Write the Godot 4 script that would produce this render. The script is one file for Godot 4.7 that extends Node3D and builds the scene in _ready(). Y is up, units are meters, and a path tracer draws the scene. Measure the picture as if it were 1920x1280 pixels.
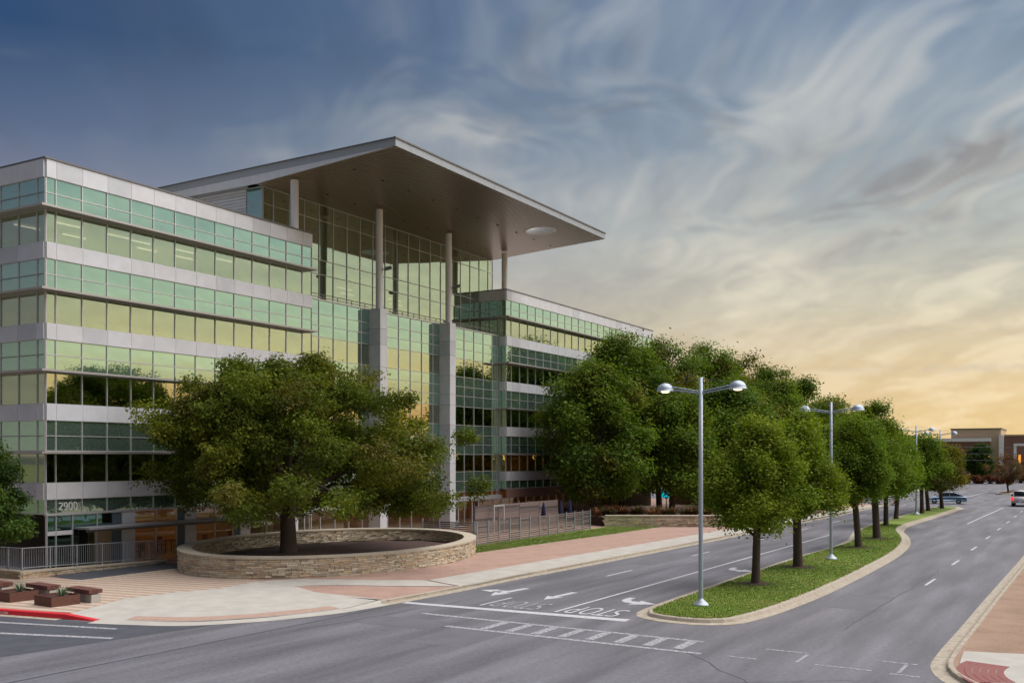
extends Node3D
# Office building on a tree-lined avenue at sunset.  x: across the avenue (+ = away from the office), d = -z: along the avenue.

var rng := RandomNumberGenerator.new()
var M := {}
var UB: BoxMesh
var UC: CylinderMesh
var used := {}

func V(x: float, y: float, d: float) -> Vector3:
	return Vector3(x, y, -d)

# ------------------------------------------------------------------ node helpers
func numbered(called: String) -> String:
	if not used.has(called):
		used[called] = 0
		return called
	used[called] += 1
	return "%s_%03d" % [called, used[called]]

func thing(called: String, label: String, category: String, at := Vector3.ZERO, group := "") -> Node3D:
	var o := Node3D.new()
	o.name = numbered(called)
	add_child(o)
	o.position = at
	tag(o, label, category, group)
	return o

func tag(o: Node, label: String, category: String, group := "") -> void:
	o.set_meta("label", label)
	o.set_meta("category", category)
	if group != "":
		o.set_meta("group", group)

func structure(called: String) -> Node3D:
	var o := Node3D.new()
	o.name = numbered(called)
	add_child(o)
	o.set_meta("kind", "structure")
	return o

func group_node(called: String, parent: Node3D) -> Node3D:
	var o := Node3D.new()
	o.name = called
	parent.add_child(o, true)
	return o

func off(n: Node3D) -> Vector3:
	var p := Vector3.ZERO
	var k: Node = n
	while k != self and k is Node3D:
		p += (k as Node3D).position
		k = k.get_parent()
	return p

func mi(mesh: Mesh, called: String, m: Material, parent: Node3D, t := Transform3D.IDENTITY) -> MeshInstance3D:
	var o := MeshInstance3D.new()
	o.name = called
	o.mesh = mesh
	o.material_override = m
	parent.add_child(o, true)
	o.transform = t
	return o

# box centred at world c (parents are never turned)
func bx(parent: Node3D, called: String, c: Vector3, s: Vector3, m: Material, turn := Basis.IDENTITY) -> MeshInstance3D:
	return mi(UB, called, m, parent, Transform3D(turn * Basis.from_scale(s), c - off(parent)))

# box from ranges: x0..x1, y0..y1, d0..d1
func bd(parent: Node3D, called: String, x0: float, x1: float, y0: float, y1: float, d0: float, d1: float, m: Material) -> MeshInstance3D:
	return bx(parent, called, V((x0 + x1) / 2, (y0 + y1) / 2, (d0 + d1) / 2), Vector3(absf(x1 - x0), absf(y1 - y0), absf(d1 - d0)), m)

# ------------------------------------------------------------------ mesh helpers
func st_new() -> SurfaceTool:
	var st := SurfaceTool.new()
	st.begin(Mesh.PRIMITIVE_TRIANGLES)
	return st

func tri(st: SurfaceTool, a: Vector3, b: Vector3, c: Vector3) -> void:
	st.add_vertex(a); st.add_vertex(b); st.add_vertex(c)

func quad(st: SurfaceTool, a: Vector3, b: Vector3, c: Vector3, d: Vector3) -> void:
	tri(st, a, b, c)
	tri(st, a, c, d)

func st_box(st: SurfaceTool, c: Vector3, s: Vector3, b := Basis.IDENTITY) -> void:
	var h := s / 2
	var p := []
	for i in 8:
		p.append(c + b * Vector3(h.x if i & 1 else -h.x, h.y if i & 2 else -h.y, h.z if i & 4 else -h.z))
	for f in [[0, 2, 3, 1], [4, 5, 7, 6], [0, 1, 5, 4], [2, 6, 7, 3], [0, 4, 6, 2], [1, 3, 7, 5]]:
		quad(st, p[f[0]], p[f[1]], p[f[2]], p[f[3]])

func tube(st: SurfaceTool, pts: Array, radii: Array, sides := 7) -> void:
	var rings := []
	for i in pts.size():
		var dir: Vector3 = (pts[mini(i + 1, pts.size() - 1)] - pts[maxi(i - 1, 0)])
		dir = dir.normalized() if dir.length() > 1e-6 else Vector3.UP
		var u := dir.cross(Vector3(0.13, 0.2, 0.97)).normalized()
		if u.length() < 0.1:
			u = dir.cross(Vector3.RIGHT).normalized()
		var w := dir.cross(u)
		var ring := []
		for k in sides:
			var a := TAU * k / sides
			ring.append(pts[i] + (u * cos(a) + w * sin(a)) * float(radii[i]))
		rings.append(ring)
	for i in rings.size() - 1:
		for k in sides:
			var n := (k + 1) % sides
			quad(st, rings[i][k], rings[i + 1][k], rings[i + 1][n], rings[i][n])

func lathe(st: SurfaceTool, prof: Array, seg := 20, at := Vector3.ZERO) -> void:
	for i in prof.size() - 1:
		var a: Vector2 = prof[i]
		var b: Vector2 = prof[i + 1]
		for k in seg:
			var t0 := TAU * k / seg
			var t1 := TAU * (k + 1) / seg
			quad(st, at + Vector3(a.x * cos(t0), a.y, a.x * sin(t0)), at + Vector3(b.x * cos(t0), b.y, b.x * sin(t0)), at + Vector3(b.x * cos(t1), b.y, b.x * sin(t1)), at + Vector3(a.x * cos(t1), a.y, a.x * sin(t1)))

func done(st: SurfaceTool, flat := false) -> ArrayMesh:
	if not flat:
		st.index()
	st.generate_normals()
	return st.commit()

func flat_mesh(st: SurfaceTool) -> ArrayMesh:
	st.generate_normals()
	return st.commit()

# flat sheet from plan points (x, d), uv in metres
func sheet_mesh(poly: PackedVector2Array, y: float, origin := Vector3.ZERO) -> ArrayMesh:
	var idx := Geometry2D.triangulate_polygon(poly)
	var st := st_new()
	for k in range(0, idx.size(), 3):
		var a := poly[idx[k]]
		var b := poly[idx[k + 1]]
		var c := poly[idx[k + 2]]
		if (b - a).cross(c - a) < 0:
			var q := b
			b = c
			c = q
		for p: Vector2 in [a, c, b]:
			st.set_normal(Vector3.UP)
			st.set_uv(p)
			st.add_vertex(V(p.x, y, p.y) - origin)
	return st.commit()

func sheet(parent: Node3D, called: String, poly: Array, y: float, m: Material) -> MeshInstance3D:
	return mi(sheet_mesh(PackedVector2Array(poly), y, off(parent)), called, m, parent)

# solid slab with side faces (plan polygon, y0..y1)
func slab_mesh(poly: PackedVector2Array, y0: float, y1: float, origin := Vector3.ZERO) -> ArrayMesh:
	var st := st_new()
	st.set_smooth_group(-1)
	var idx := Geometry2D.triangulate_polygon(poly)
	for k in range(0, idx.size(), 3):
		tri(st, V(poly[idx[k]].x, y1, poly[idx[k]].y) - origin, V(poly[idx[k + 1]].x, y1, poly[idx[k + 1]].y) - origin, V(poly[idx[k + 2]].x, y1, poly[idx[k + 2]].y) - origin)
	for k in poly.size():
		var a := poly[k]
		var b := poly[(k + 1) % poly.size()]
		quad(st, V(a.x, y0, a.y) - origin, V(a.x, y1, a.y) - origin, V(b.x, y1, b.y) - origin, V(b.x, y0, b.y) - origin)
	return flat_mesh(st)

func slab(parent: Node3D, called: String, poly: Array, y0: float, y1: float, m: Material) -> MeshInstance3D:
	return mi(slab_mesh(PackedVector2Array(poly), y0, y1, off(parent)), called, m, parent)

# prism: 2D outline (u, v) extruded along w from w0 to w1, edges chamfered by b; axes given
func prism(st: SurfaceTool, poly: PackedVector2Array, w0: float, w1: float, b: float, o: Vector3, ux: Vector3, vy: Vector3, wz: Vector3) -> void:
	var inset := poly
	if b > 0:
		var q := Geometry2D.offset_polygon(poly, -b)
		if q.size() > 0 and q[0].size() == poly.size():
			inset = q[0]
			var best := 0
			var bd2 := 1e9
			for k in poly.size():
				var dd := inset[k].distance_to(poly[0])
				if dd < bd2:
					bd2 = dd
					best = k
			var r := PackedVector2Array()
			for k in poly.size():
				r.append(inset[(best + k) % poly.size()])
			inset = r
	var at := func(p: Vector2, w: float) -> Vector3: return o + ux * p.x + vy * p.y + wz * w
	var n := poly.size()
	for k in n:
		var k2 := (k + 1) % n
		quad(st, at.call(poly[k], w0 + b), at.call(poly[k], w1 - b), at.call(poly[k2], w1 - b), at.call(poly[k2], w0 + b))
		if b > 0:
			quad(st, at.call(poly[k], w1 - b), at.call(inset[k], w1), at.call(inset[k2], w1), at.call(poly[k2], w1 - b))
			quad(st, at.call(inset[k], w0), at.call(poly[k], w0 + b), at.call(poly[k2], w0 + b), at.call(inset[k2], w0))
	var idx := Geometry2D.triangulate_polygon(inset)
	for k in range(0, idx.size(), 3):
		tri(st, at.call(inset[idx[k]], w1), at.call(inset[idx[k + 1]], w1), at.call(inset[idx[k + 2]], w1))
		tri(st, at.call(inset[idx[k]], w0), at.call(inset[idx[k + 2]], w0), at.call(inset[idx[k + 1]], w0))

# sweep a cross-section (list of (offset to the left of travel, y)) along a plan path
func sweep(path: Array, prof: Array, closed := false) -> ArrayMesh:
	var st := st_new()
	var n := path.size()
	var rows := []
	for i in n:
		var a: Vector2 = path[(i - 1 + n) % n] if closed or i > 0 else path[i]
		var b: Vector2 = path[(i + 1) % n] if closed or i < n - 1 else path[i]
		var t := (b - a).normalized()
		var left := Vector2(-t.y, t.x)
		var row := []
		for p: Vector2 in prof:
			var q: Vector2 = path[i] + left * p.x
			row.append(V(q.x, p.y, q.y))
		rows.append(row)
	st.set_smooth_group(-1)
	for i in (n if closed else n - 1):
		var r0: Array = rows[i]
		var r1: Array = rows[(i + 1) % n]
		for k in prof.size() - 1:
			quad(st, r0[k], r1[k], r1[k + 1], r0[k + 1])
	return flat_mesh(st)

func smooth_path(pts: Array, step := 0.8, closed := false) -> Array:
	var out := []
	var n := pts.size()
	for i in (n if closed else n - 1):
		var p0: Vector2 = pts[(i - 1 + n) % n] if closed or i > 0 else pts[i]
		var p1: Vector2 = pts[i]
		var p2: Vector2 = pts[(i + 1) % n]
		var p3: Vector2 = pts[(i + 2) % n] if closed or i < n - 2 else p2
		var m := maxi(1, int(ceil(p1.distance_to(p2) / step)))
		for k in m:
			out.append(p1.cubic_interpolate(p2, p0, p3, float(k) / m))
	if not closed:
		out.append(pts[n - 1])
	return out

# ------------------------------------------------------------------ materials
func lin(r: float, g: float, b: float, a := 1.0) -> Color:
	var c := Color(r, g, b).linear_to_srgb()
	c.a = a
	return c

func mat(called: String, c: Color, rough := 0.8, metal := 0.0) -> StandardMaterial3D:
	var m := StandardMaterial3D.new()
	m.resource_name = called
	m.albedo_color = c
	m.roughness = rough
	m.metallic = metal
	M[called] = m
	return m

func noise(seed_: int, freq: float, oct := 4) -> FastNoiseLite:
	var n := FastNoiseLite.new()
	n.noise_type = FastNoiseLite.TYPE_SIMPLEX_SMOOTH
	n.seed = seed_
	n.frequency = freq
	n.fractal_octaves = oct
	return n

# tileable picture of linear colours: ramp of [value, Vector3 colour] over coarse + fine noise
func tex(size: int, f1: float, f2: float, share2: float, seed_: int, ramp: Array, sx := 1.0, sy := 1.0) -> ImageTexture:
	var w := size
	var n1 := noise(seed_, f1, 5)
	var n2 := noise(seed_ + 7, f2, 2)
	var img := Image.create(w, w, false, Image.FORMAT_RGB8)
	var b := int(w * 0.15)
	for y in w:
		for x in w:
			var v := n1.get_noise_2d(x * sx, y * sy)
			if x > w - b:
				v = lerpf(v, n1.get_noise_2d((x - w) * sx, y * sy), float(x - w + b) / b)
			if y > w - b:
				var q := n1.get_noise_2d(x * sx, (y - w) * sy)
				if x > w - b:
					q = lerpf(q, n1.get_noise_2d((x - w) * sx, (y - w) * sy), float(x - w + b) / b)
				v = lerpf(v, q, float(y - w + b) / b)
			v = 0.5 + v * 0.75 * (1.0 - share2) + n2.get_noise_2d(x, y) * share2
			v = clampf(v, 0, 1)
			var c: Vector3 = ramp[0][1]
			for k in ramp.size() - 1:
				if v >= ramp[k][0]:
					c = (ramp[k][1] as Vector3).lerp(ramp[k + 1][1], clampf((v - ramp[k][0]) / (ramp[k + 1][0] - ramp[k][0]), 0, 1))
			img.set_pixel(x, y, Color(c.x, c.y, c.z).linear_to_srgb())
	return ImageTexture.create_from_image(img)

func tri_mat(called: String, t: Texture2D, tile: float, rough := 0.9, bump := 0.0, metal := 0.0) -> StandardMaterial3D:
	var m := mat(called, Color.WHITE, rough, metal)
	m.albedo_texture = t
	m.uv1_triplanar = true
	m.uv1_world_triplanar = true
	m.uv1_scale = Vector3.ONE / tile
	if bump > 0:
		m.heightmap_enabled = true
		m.heightmap_texture = t
		m.heightmap_scale = bump
	return m

func variants(called: String, base: StandardMaterial3D, n: int, spread: float, warm := 0.0) -> Array:
	var out := []
	for k in n:
		var m: StandardMaterial3D = base.duplicate()
		m.resource_name = called
		var v := 1.0 + rng.randf_range(-spread, spread * 0.4)
		var w := rng.randf_range(-warm, warm)
		m.albedo_color = Color(clampf(v + w, 0, 1), clampf(v, 0, 1), clampf(v - w, 0, 1))
		out.append(m)
	return out

func emit(called: String, c: Color, energy: float) -> StandardMaterial3D:
	var m := mat(called, c, 0.6)
	m.emission_enabled = true
	m.emission = c
	m.emission_energy_multiplier = energy
	return m

func glass(called: String, c: Vector3, alpha: float, seed_: int) -> StandardMaterial3D:
	# coated glazing: the coat mirrors with a green cast, the rest passes
	var m := mat(called, Color(1, 1, 1, alpha), 0.025, 1.0)
	m.albedo_texture = tex(64, 0.03, 0.2, 0.1, seed_, [[0.0, c * 0.93], [1.0, c * 1.07]])
	if alpha < 1.0:
		m.transparency = BaseMaterial3D.TRANSPARENCY_ALPHA
	return m

func make_materials() -> void:
	var a0 := Vector3(0.152, 0.150, 0.168)
	M.asphalt = tri_mat("asphalt", tex(1024, 0.006, 0.35, 0.22, 3, [[0.0, a0 * 0.6], [0.35, a0 * 0.86], [0.6, a0 * 1.06], [1.0, a0 * 1.45]], 3.4, 0.4), 34.0, 0.75)
	var det := tex(512, 0.05, 0.6, 0.6, 4, [[0.0, Vector3(0.45, 0.45, 0.45)], [0.5, Vector3(0.82, 0.82, 0.82)], [1.0, Vector3(1.0, 1.0, 1.0)]])
	M.asphalt.detail_enabled = true
	M.asphalt.detail_albedo = det
	M.asphalt.detail_blend_mode = BaseMaterial3D.BLEND_MODE_MUL
	M.asphalt.detail_uv_layer = BaseMaterial3D.DETAIL_UV_2
	M.asphalt.uv2_triplanar = true
	M.asphalt.uv2_world_triplanar = true
	M.asphalt.uv2_scale = Vector3.ONE / 6.0
	tri_mat("patch_asphalt", tex(512, 0.01, 0.6, 0.6, 5, [[0.0, a0 * 0.55], [1.0, a0 * 0.98]]), 8.0, 0.8)
	var a1 := Vector3(0.055, 0.06, 0.072)
	tri_mat("new_asphalt", tex(512, 0.012, 0.5, 0.4, 9, [[0.0, a1 * 0.75], [1.0, a1 * 1.35]]), 7.0, 0.8)
	tri_mat("concrete", tex(512, 0.008, 0.5, 0.6, 11, [[0.0, Vector3(0.30, 0.28, 0.245)], [0.5, Vector3(0.41, 0.39, 0.345)], [1.0, Vector3(0.50, 0.48, 0.43)]]), 5.0, 0.9)
	tri_mat("kerb_concrete", tex(512, 0.015, 0.4, 0.3, 13, [[0.0, Vector3(0.22, 0.185, 0.13)], [0.5, Vector3(0.36, 0.315, 0.245)], [1.0, Vector3(0.46, 0.42, 0.34)]]), 3.0, 0.9)
	tri_mat("granite", tex(512, 0.01, 0.7, 0.8, 15, [[0.0, Vector3(0.17, 0.095, 0.07)], [0.5, Vector3(0.34, 0.215, 0.165)], [1.0, Vector3(0.54, 0.40, 0.33)]]), 7.0, 0.95)
	tri_mat("dirt", tex(512, 0.008, 0.7, 0.7, 17, [[0.0, Vector3(0.14, 0.088, 0.055)], [0.5, Vector3(0.28, 0.18, 0.12)], [1.0, Vector3(0.40, 0.29, 0.21)]]), 9.0, 0.95)
	tri_mat("lawn", tex(512, 0.014, 0.5, 0.45, 19, [[0.0, Vector3(0.12, 0.185, 0.02)], [0.5, Vector3(0.17, 0.25, 0.03)], [0.8, Vector3(0.21, 0.27, 0.05)], [1.0, Vector3(0.25, 0.27, 0.08)]]), 2.5, 0.95)
	tri_mat("field", tex(512, 0.012, 0.5, 0.4, 21, [[0.0, Vector3(0.07, 0.085, 0.03)], [1.0, Vector3(0.2, 0.19, 0.09)]]), 30.0, 0.95)
	tri_mat("mulch", tex(256, 0.05, 0.7, 0.6, 23, [[0.0, Vector3(0.02, 0.009, 0.007)], [1.0, Vector3(0.085, 0.04, 0.03)]]), 1.5, 0.95, 3.0)
	tri_mat("paver_pink", tex(256, 0.03, 0.5, 0.4, 25, [[0.0, Vector3(0.29, 0.185, 0.14)], [1.0, Vector3(0.44, 0.32, 0.25)]]), 3.0, 0.9)
	tri_mat("paver_cream", tex(256, 0.03, 0.5, 0.4, 27, [[0.0, Vector3(0.38, 0.31, 0.23)], [1.0, Vector3(0.54, 0.46, 0.36)]]), 3.0, 0.9)
	var stone := tri_mat("stone", tex(256, 0.03, 0.4, 0.35, 29, [[0.0, Vector3(0.37, 0.30, 0.20)], [0.5, Vector3(0.57, 0.49, 0.36)], [1.0, Vector3(0.72, 0.65, 0.52)]]), 1.7, 0.9, 1.0)
	M.stones = variants("stone", stone, 9, 0.3, 0.05)
	tri_mat("mortar", tex(128, 0.05, 0.5, 0.4, 31, [[0.0, Vector3(0.10, 0.075, 0.05)], [1.0, Vector3(0.19, 0.15, 0.10)]]), 1.0, 0.95)
	tri_mat("cap_stone", tex(256, 0.03, 0.5, 0.3, 33, [[0.0, Vector3(0.36, 0.31, 0.23)], [1.0, Vector3(0.52, 0.46, 0.36)]]), 2.0, 0.85)
	var wood := tri_mat("wood", tex(256, 0.02, 0.3, 0.3, 35, [[0.0, Vector3(0.12, 0.085, 0.075)], [1.0, Vector3(0.26, 0.20, 0.18)]], 1.0, 8.0), 1.6, 0.85)
	M.boards = variants("weathered_board", wood, 6, 0.35, 0.03)
	var rw := tri_mat("red_wood", tex(256, 0.02, 0.3, 0.3, 37, [[0.0, Vector3(0.10, 0.03, 0.022)], [1.0, Vector3(0.20, 0.07, 0.05)]], 1.0, 8.0), 1.6, 0.7)
	M.red_boards = variants("red_board", rw, 4, 0.3, 0.02)
	tri_mat("rust_steel", tex(256, 0.03, 0.4, 0.35, 39, [[0.0, Vector3(0.075, 0.028, 0.018)], [1.0, Vector3(0.15, 0.06, 0.038)]]), 1.2, 0.75)
	tri_mat("bark", tex(256, 0.04, 0.3, 0.3, 41, [[0.0, Vector3(0.025, 0.017, 0.012)], [1.0, Vector3(0.13, 0.09, 0.065)]], 3.0, 0.6), 1.2, 0.95, 4.0)
	var panel := tri_mat("metal_panel", tex(256, 0.02, 0.4, 0.2, 43, [[0.0, Vector3(0.57, 0.585, 0.615)], [1.0, Vector3(0.67, 0.685, 0.715)]]), 6.0, 0.5, 0.0, 0.2)
	M.panels = variants("metal_panel", panel, 5, 0.08, 0.008)
	mat("fascia", lin(0.34, 0.365, 0.39), 0.55, 0.2)
	mat("trim", lin(0.55, 0.55, 0.56), 0.4, 0.5)
	mat("mullion", lin(0.50, 0.50, 0.49), 0.4, 0.5)
	mat("dark_trim", lin(0.16, 0.155, 0.15), 0.5, 0.4)
	mat("ledge", lin(0.40, 0.38, 0.36), 0.45, 0.5)
	mat("column_paint", lin(0.70, 0.68, 0.66), 0.45, 0.1)
	mat("soffit", lin(0.42, 0.31, 0.25), 0.3, 0.85)
	mat("white_paint", lin(0.80, 0.81, 0.83), 0.6)
	mat("slab", lin(0.42, 0.41, 0.39), 0.85)
	mat("core", lin(0.36, 0.33, 0.28), 0.85)
	mat("warm_wall", lin(0.5, 0.36, 0.2), 0.8)
	mat("black", lin(0.012, 0.012, 0.013), 0.6)
	mat("grey_blue_panel", lin(0.10, 0.14, 0.17), 0.4, 0.2)
	mat("galvanised", lin(0.37, 0.43, 0.49), 0.45, 0.4)
	mat("rail_paint", lin(0.30, 0.31, 0.33), 0.5, 0.3)
	mat("red_paint", lin(0.55, 0.012, 0.02), 0.6)
	mat("tactile", lin(0.22, 0.075, 0.065), 0.85)
	mat("navy_cloth", lin(0.012, 0.014, 0.055), 0.9)
	mat("tyre", lin(0.015, 0.015, 0.015), 0.85)
	mat("rim_metal", lin(0.4, 0.4, 0.42), 0.3, 0.8)
	mat("car_silver", lin(0.22, 0.33, 0.45), 0.35, 0.2)
	mat("car_white", lin(0.66, 0.66, 0.68), 0.3)
	mat("car_glass", lin(0.02, 0.025, 0.03), 0.05)
	emit("tail_light", Color(1.0, 0.12, 0.05), 1.3)
	mat("head_light", lin(0.75, 0.75, 0.75), 0.2)
	emit("signal_red", Color(1.0, 0.10, 0.03), 2.5)
	emit("signal_amber", Color(1.0, 0.7, 0.15), 1.5)
	emit("lamp_glow", Color(1.0, 0.90, 0.68), 1.6)
	emit("strip_light", Color(1.0, 0.95, 0.82), 1.0)
	emit("warm_fitting", Color(1.0, 0.72, 0.35), 2.0)
	emit("lit_window", Color(1.0, 0.66, 0.25), 0.5)
	emit("teal_screen", Color(0.05, 0.55, 0.6), 0.7)
	mat("brick_brown", lin(0.22, 0.12, 0.09), 0.9)
	mat("tan_wall", lin(0.55, 0.42, 0.28), 0.9)
	mat("beige_wall", lin(0.48, 0.45, 0.37), 0.9)
	mat("orange_plastic", lin(0.7, 0.13, 0.03), 0.6)
	mat("bird_black", lin(0.012, 0.011, 0.014), 0.5)
	mat("agave", lin(0.16, 0.24, 0.14), 0.6)
	mat("wire", lin(0.1, 0.1, 0.1), 0.5, 0.5)
	var worn := tex(512, 0.03, 0.45, 0.5, 47, [[0.0, a0 * 0.9], [0.47, a0 * 1.05], [0.58, Vector3(0.42, 0.43, 0.44)], [1.0, Vector3(0.6, 0.61, 0.62)]])
	tri_mat("worn_paint", worn, 2.5, 0.8)
	tri_mat("road_paint", tex(256, 0.04, 0.5, 0.4, 49, [[0.0, Vector3(0.2, 0.2, 0.21)], [0.38, Vector3(0.43, 0.44, 0.45)], [1.0, Vector3(0.62, 0.63, 0.64)]]), 2.0, 0.7)
	glass("spandrel_glass", Vector3(0.37, 0.55, 0.46), 1.0, 51)
	M.spandrel_glass.metallic = 0.86
	glass("window_glass", Vector3(0.54, 0.63, 0.47), 0.66, 53)
	glass("teal_glass", Vector3(0.20, 0.36, 0.34), 0.8, 55)
	glass("clear_glass", Vector3(0.45, 0.5, 0.46), 0.22, 57)
	for nm in ["leaf_oak", "leaf_median", "leaf_grove", "leaf_misc"]:
		var m := mat(nm, Color.WHITE, 0.85)
		m.metallic_specular = 0.25
		m.vertex_color_use_as_albedo = true
		m.backlight_enabled = true
		m.backlight = Color(0.8, 0.85, 0.3)
	var g := mat("grass_blade", Color.WHITE, 0.8)
	g.vertex_color_use_as_albedo = true

# ------------------------------------------------------------------ sky
const PXF := 1872.0
const HORIZON_ROW := 856.0
const YAW := 0.52727

func dir_of(px: float, py: float) -> Vector2:   # photograph direction -> (azimuth from -z towards +x, elevation) in degrees
	var rx := (px - 960.0) / PXF
	var ry := (HORIZON_ROW - py) / PXF
	return Vector2(rad_to_deg(atan(rx) - YAW), rad_to_deg(atan(ry / sqrt(1 + rx * rx))))

func ramp(stops: Array, v: float) -> Vector3:
	for k in stops.size() - 1:
		if v <= stops[k + 1][0]:
			return (stops[k][1] as Vector3).lerp(stops[k + 1][1], clampf((v - stops[k][0]) / (stops[k + 1][0] - stops[k][0]), 0, 1))
	return stops[stops.size() - 1][1]

func make_sky() -> ImageTexture:
	var W := 2560
	var H := 1280
	var away := [[0.0, Vector3(0.42, 0.36, 0.29)], [5.0, Vector3(0.38, 0.35, 0.31)], [9.0, Vector3(0.30, 0.295, 0.33)], [13.0, Vector3(0.215, 0.235, 0.325)], [17.0, Vector3(0.09, 0.135, 0.24)], [21.5, Vector3(0.026, 0.068, 0.165)], [45.0, Vector3(0.06, 0.10, 0.20)], [90.0, Vector3(0.10, 0.14, 0.24)]]
	var near := [[0.0, Vector3(0.83, 0.58, 0.26)], [2.0, Vector3(0.81, 0.59, 0.29)], [5.0, Vector3(0.75, 0.59, 0.36)], [8.5, Vector3(0.60, 0.565, 0.445)], [12.5, Vector3(0.46, 0.495, 0.48)], [17.0, Vector3(0.29, 0.36, 0.425)], [22.0, Vector3(0.19, 0.27, 0.385)], [32.0, Vector3(0.135, 0.20, 0.345)], [90.0, Vector3(0.10, 0.14, 0.24)]]
	var cirrus := noise(101, 0.9, 5)
	var warp := noise(103, 0.5, 3)
	var veil := noise(107, 0.35, 4)
	var fine := noise(109, 3.0, 3)
	# clouds seen in the photograph: px, py, half-length, half-height (degrees), tilt, strength (+ bright, - dark)
	var seen := []
	for f in [[880, 250, 4.2, 1.0, -0.12, 0.9], [1000, 110, 4.0, 0.8, 0.5, 0.35], [1560, 120, 5.0, 1.1, 0.5, 0.28], [1480, 190, 6.0, 1.4, 0.1, 0.22], [1760, 190, 4.0, 2.0, 0.3, 0.2], [1050, 370, 5.5, 1.2, -0.2, 0.5], [1260, 470, 6.0, 0.7, -0.05, 0.45], [1500, 480, 3.2, 0.9, 0.3, 0.55], [1420, 540, 3.0, 0.9, 0.1, 0.4], [1850, 365, 2.5, 0.5, 0.1, 0.55], [530, 290, 1.8, 0.4, 0.0, 0.5], [240, 58, 1.6, 0.45, -0.2, 0.3], [1400, 585, 5.5, 0.13, 0.17, 0.5], [1700, 345, 5.0, 1.1, 0.25, -0.75], [1690, 440, 5.0, 0.7, 0.25, -0.6], [1850, 300, 3.0, 0.9, 0.3, -0.5], [1100, 540, 3.5, 1.3, 0.0, -0.22], [1560, 300, 5.0, 1.2, 0.05, -0.25], [1800, 690, 6.0, 0.25, -0.02, -0.3]]:
		var c := dir_of(f[0], f[1])
		seen.append([c.x, c.y, f[2], f[3], cos(f[4]), sin(f[4]), f[5]])
	var data := PackedFloat32Array()
	data.resize(W * H * 3)
	data.fill(0.14)
	for j in H / 2 + 2:
		var el := 90.0 - (j + 0.5) * 180.0 / H
		var er := deg_to_rad(el)
		var ca := cos(er)
		var sa := sin(er)
		var c_away := ramp(away, maxf(el, 0))
		var c_near := ramp(near, maxf(el, 0))
		var low := exp(-maxf(el, 0) / 14.0)
		var k := 1.0 / (maxf(sa, 0.0) + 0.10)
		for i in W:
			var az := (i + 0.5) * 360.0 / W
			if az > 180.0:
				az -= 360.0
			var da := absf(az - 35.0)
			if da > 180:
				da = 360 - da
			var w := 1.0 - smoothstep(38.0, 100.0, da)
			var c := c_away.lerp(c_near, w)
			var glow := exp(-(da * da) / 1800.0)
			c *= 1.0 + glow * (0.75 * low + 0.2) * smoothstep(-5.0, 30.0, az + 5.0) 
			if el < 6.0:
				c = c.lerp(Vector3(1.15, 0.40, 0.09), glow * 0.7 * (1.0 - smoothstep(2.0, 6.0, el)) * smoothstep(0.0, 28.0, az))
			# cirrus on a flat layer overhead
			var ar := deg_to_rad(az)
			var px := ca * sin(ar) * k
			var pz := ca * cos(ar) * k
			var u := px * -0.616 + pz * 0.788
			var v := px * 0.788 + pz * 0.616
			var wv := warp.get_noise_2d(u * 1.3, v * 1.3)
			var n := cirrus.get_noise_2d(u * 0.55 + wv * 0.8, v * 1.7 + wv * 0.6)
			var n2 := veil.get_noise_2d(u + wv, v * 1.4)
			n += 0.30 * fine.get_noise_2d(u * 0.45 + wv, v * 2.6 + wv * 0.5)
			var amt := smoothstep(0.0, 0.6, n + n2 * 0.6) * 0.5 * lerpf(0.22, 1.0, w)
			var dark := smoothstep(0.12, 0.6, -n * 0.8 - n2 * 0.5) * 0.12
			for f in seen:
				var x0: float = az - f[0]
				var y0: float = el - f[1]
				if absf(x0) < 15 and absf(y0) < 8:
					var xr: float = (x0 * f[4] + y0 * f[5]) / f[2]
					var yr: float = (-x0 * f[5] + y0 * f[4]) / f[3]
					var q := xr * xr + yr * yr
					if q < 6.0:
						var s: float = exp(-q * 0.9) * (0.62 + 0.9 * fine.get_noise_2d(u * 0.9 + wv * 2.0, v * 2.2 + 5.0) + 0.5 * n) * f[6]
						if f[6] > 0:
							amt += maxf(s, 0.0) * 0.8
						else:
							dark += maxf(-s, 0.0)
			var sw := cirrus.get_noise_2d(u * 1.1 + wv * 0.9 + 9.0, v * 3.1 - wv * 0.8) + 0.6 * fine.get_noise_2d(u * 1.1 + wv * 1.5, v * 2.4 + wv)
			amt += maxf(sw, 0.0) * 0.30 * w
			dark += maxf(-sw, 0.0) * 0.4 * w * smoothstep(3.0, 9.0, el)
			amt = clampf(amt, 0, 0.9)
			dark = clampf(dark, 0, 0.7)
			var lumi := c.x * 0.3 + c.y * 0.55 + c.z * 0.15
			var bright := Vector3(0.50, 0.52, 0.52).lerp(Vector3(0.90, 0.78, 0.56) * (0.85 + 0.5 * glow), w * clampf(1.2 - el / 22.0, 0, 1)) * (0.45 + 0.55 * clampf(w + 0.25, 0, 1))
			bright = bright.lerp(c * 1.5, 0.3)
			c = c.lerp(bright, amt)
			c = c.lerp(Vector3(lumi * 0.62, lumi * 0.58, lumi * 0.6), dark)
			var at := (j * W + i) * 3
			data[at] = c.x
			data[at + 1] = c.y
			data[at + 2] = c.z
	return ImageTexture.create_from_image(Image.create_from_data(W, H, false, Image.FORMAT_RGBF, data.to_byte_array()))

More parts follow.
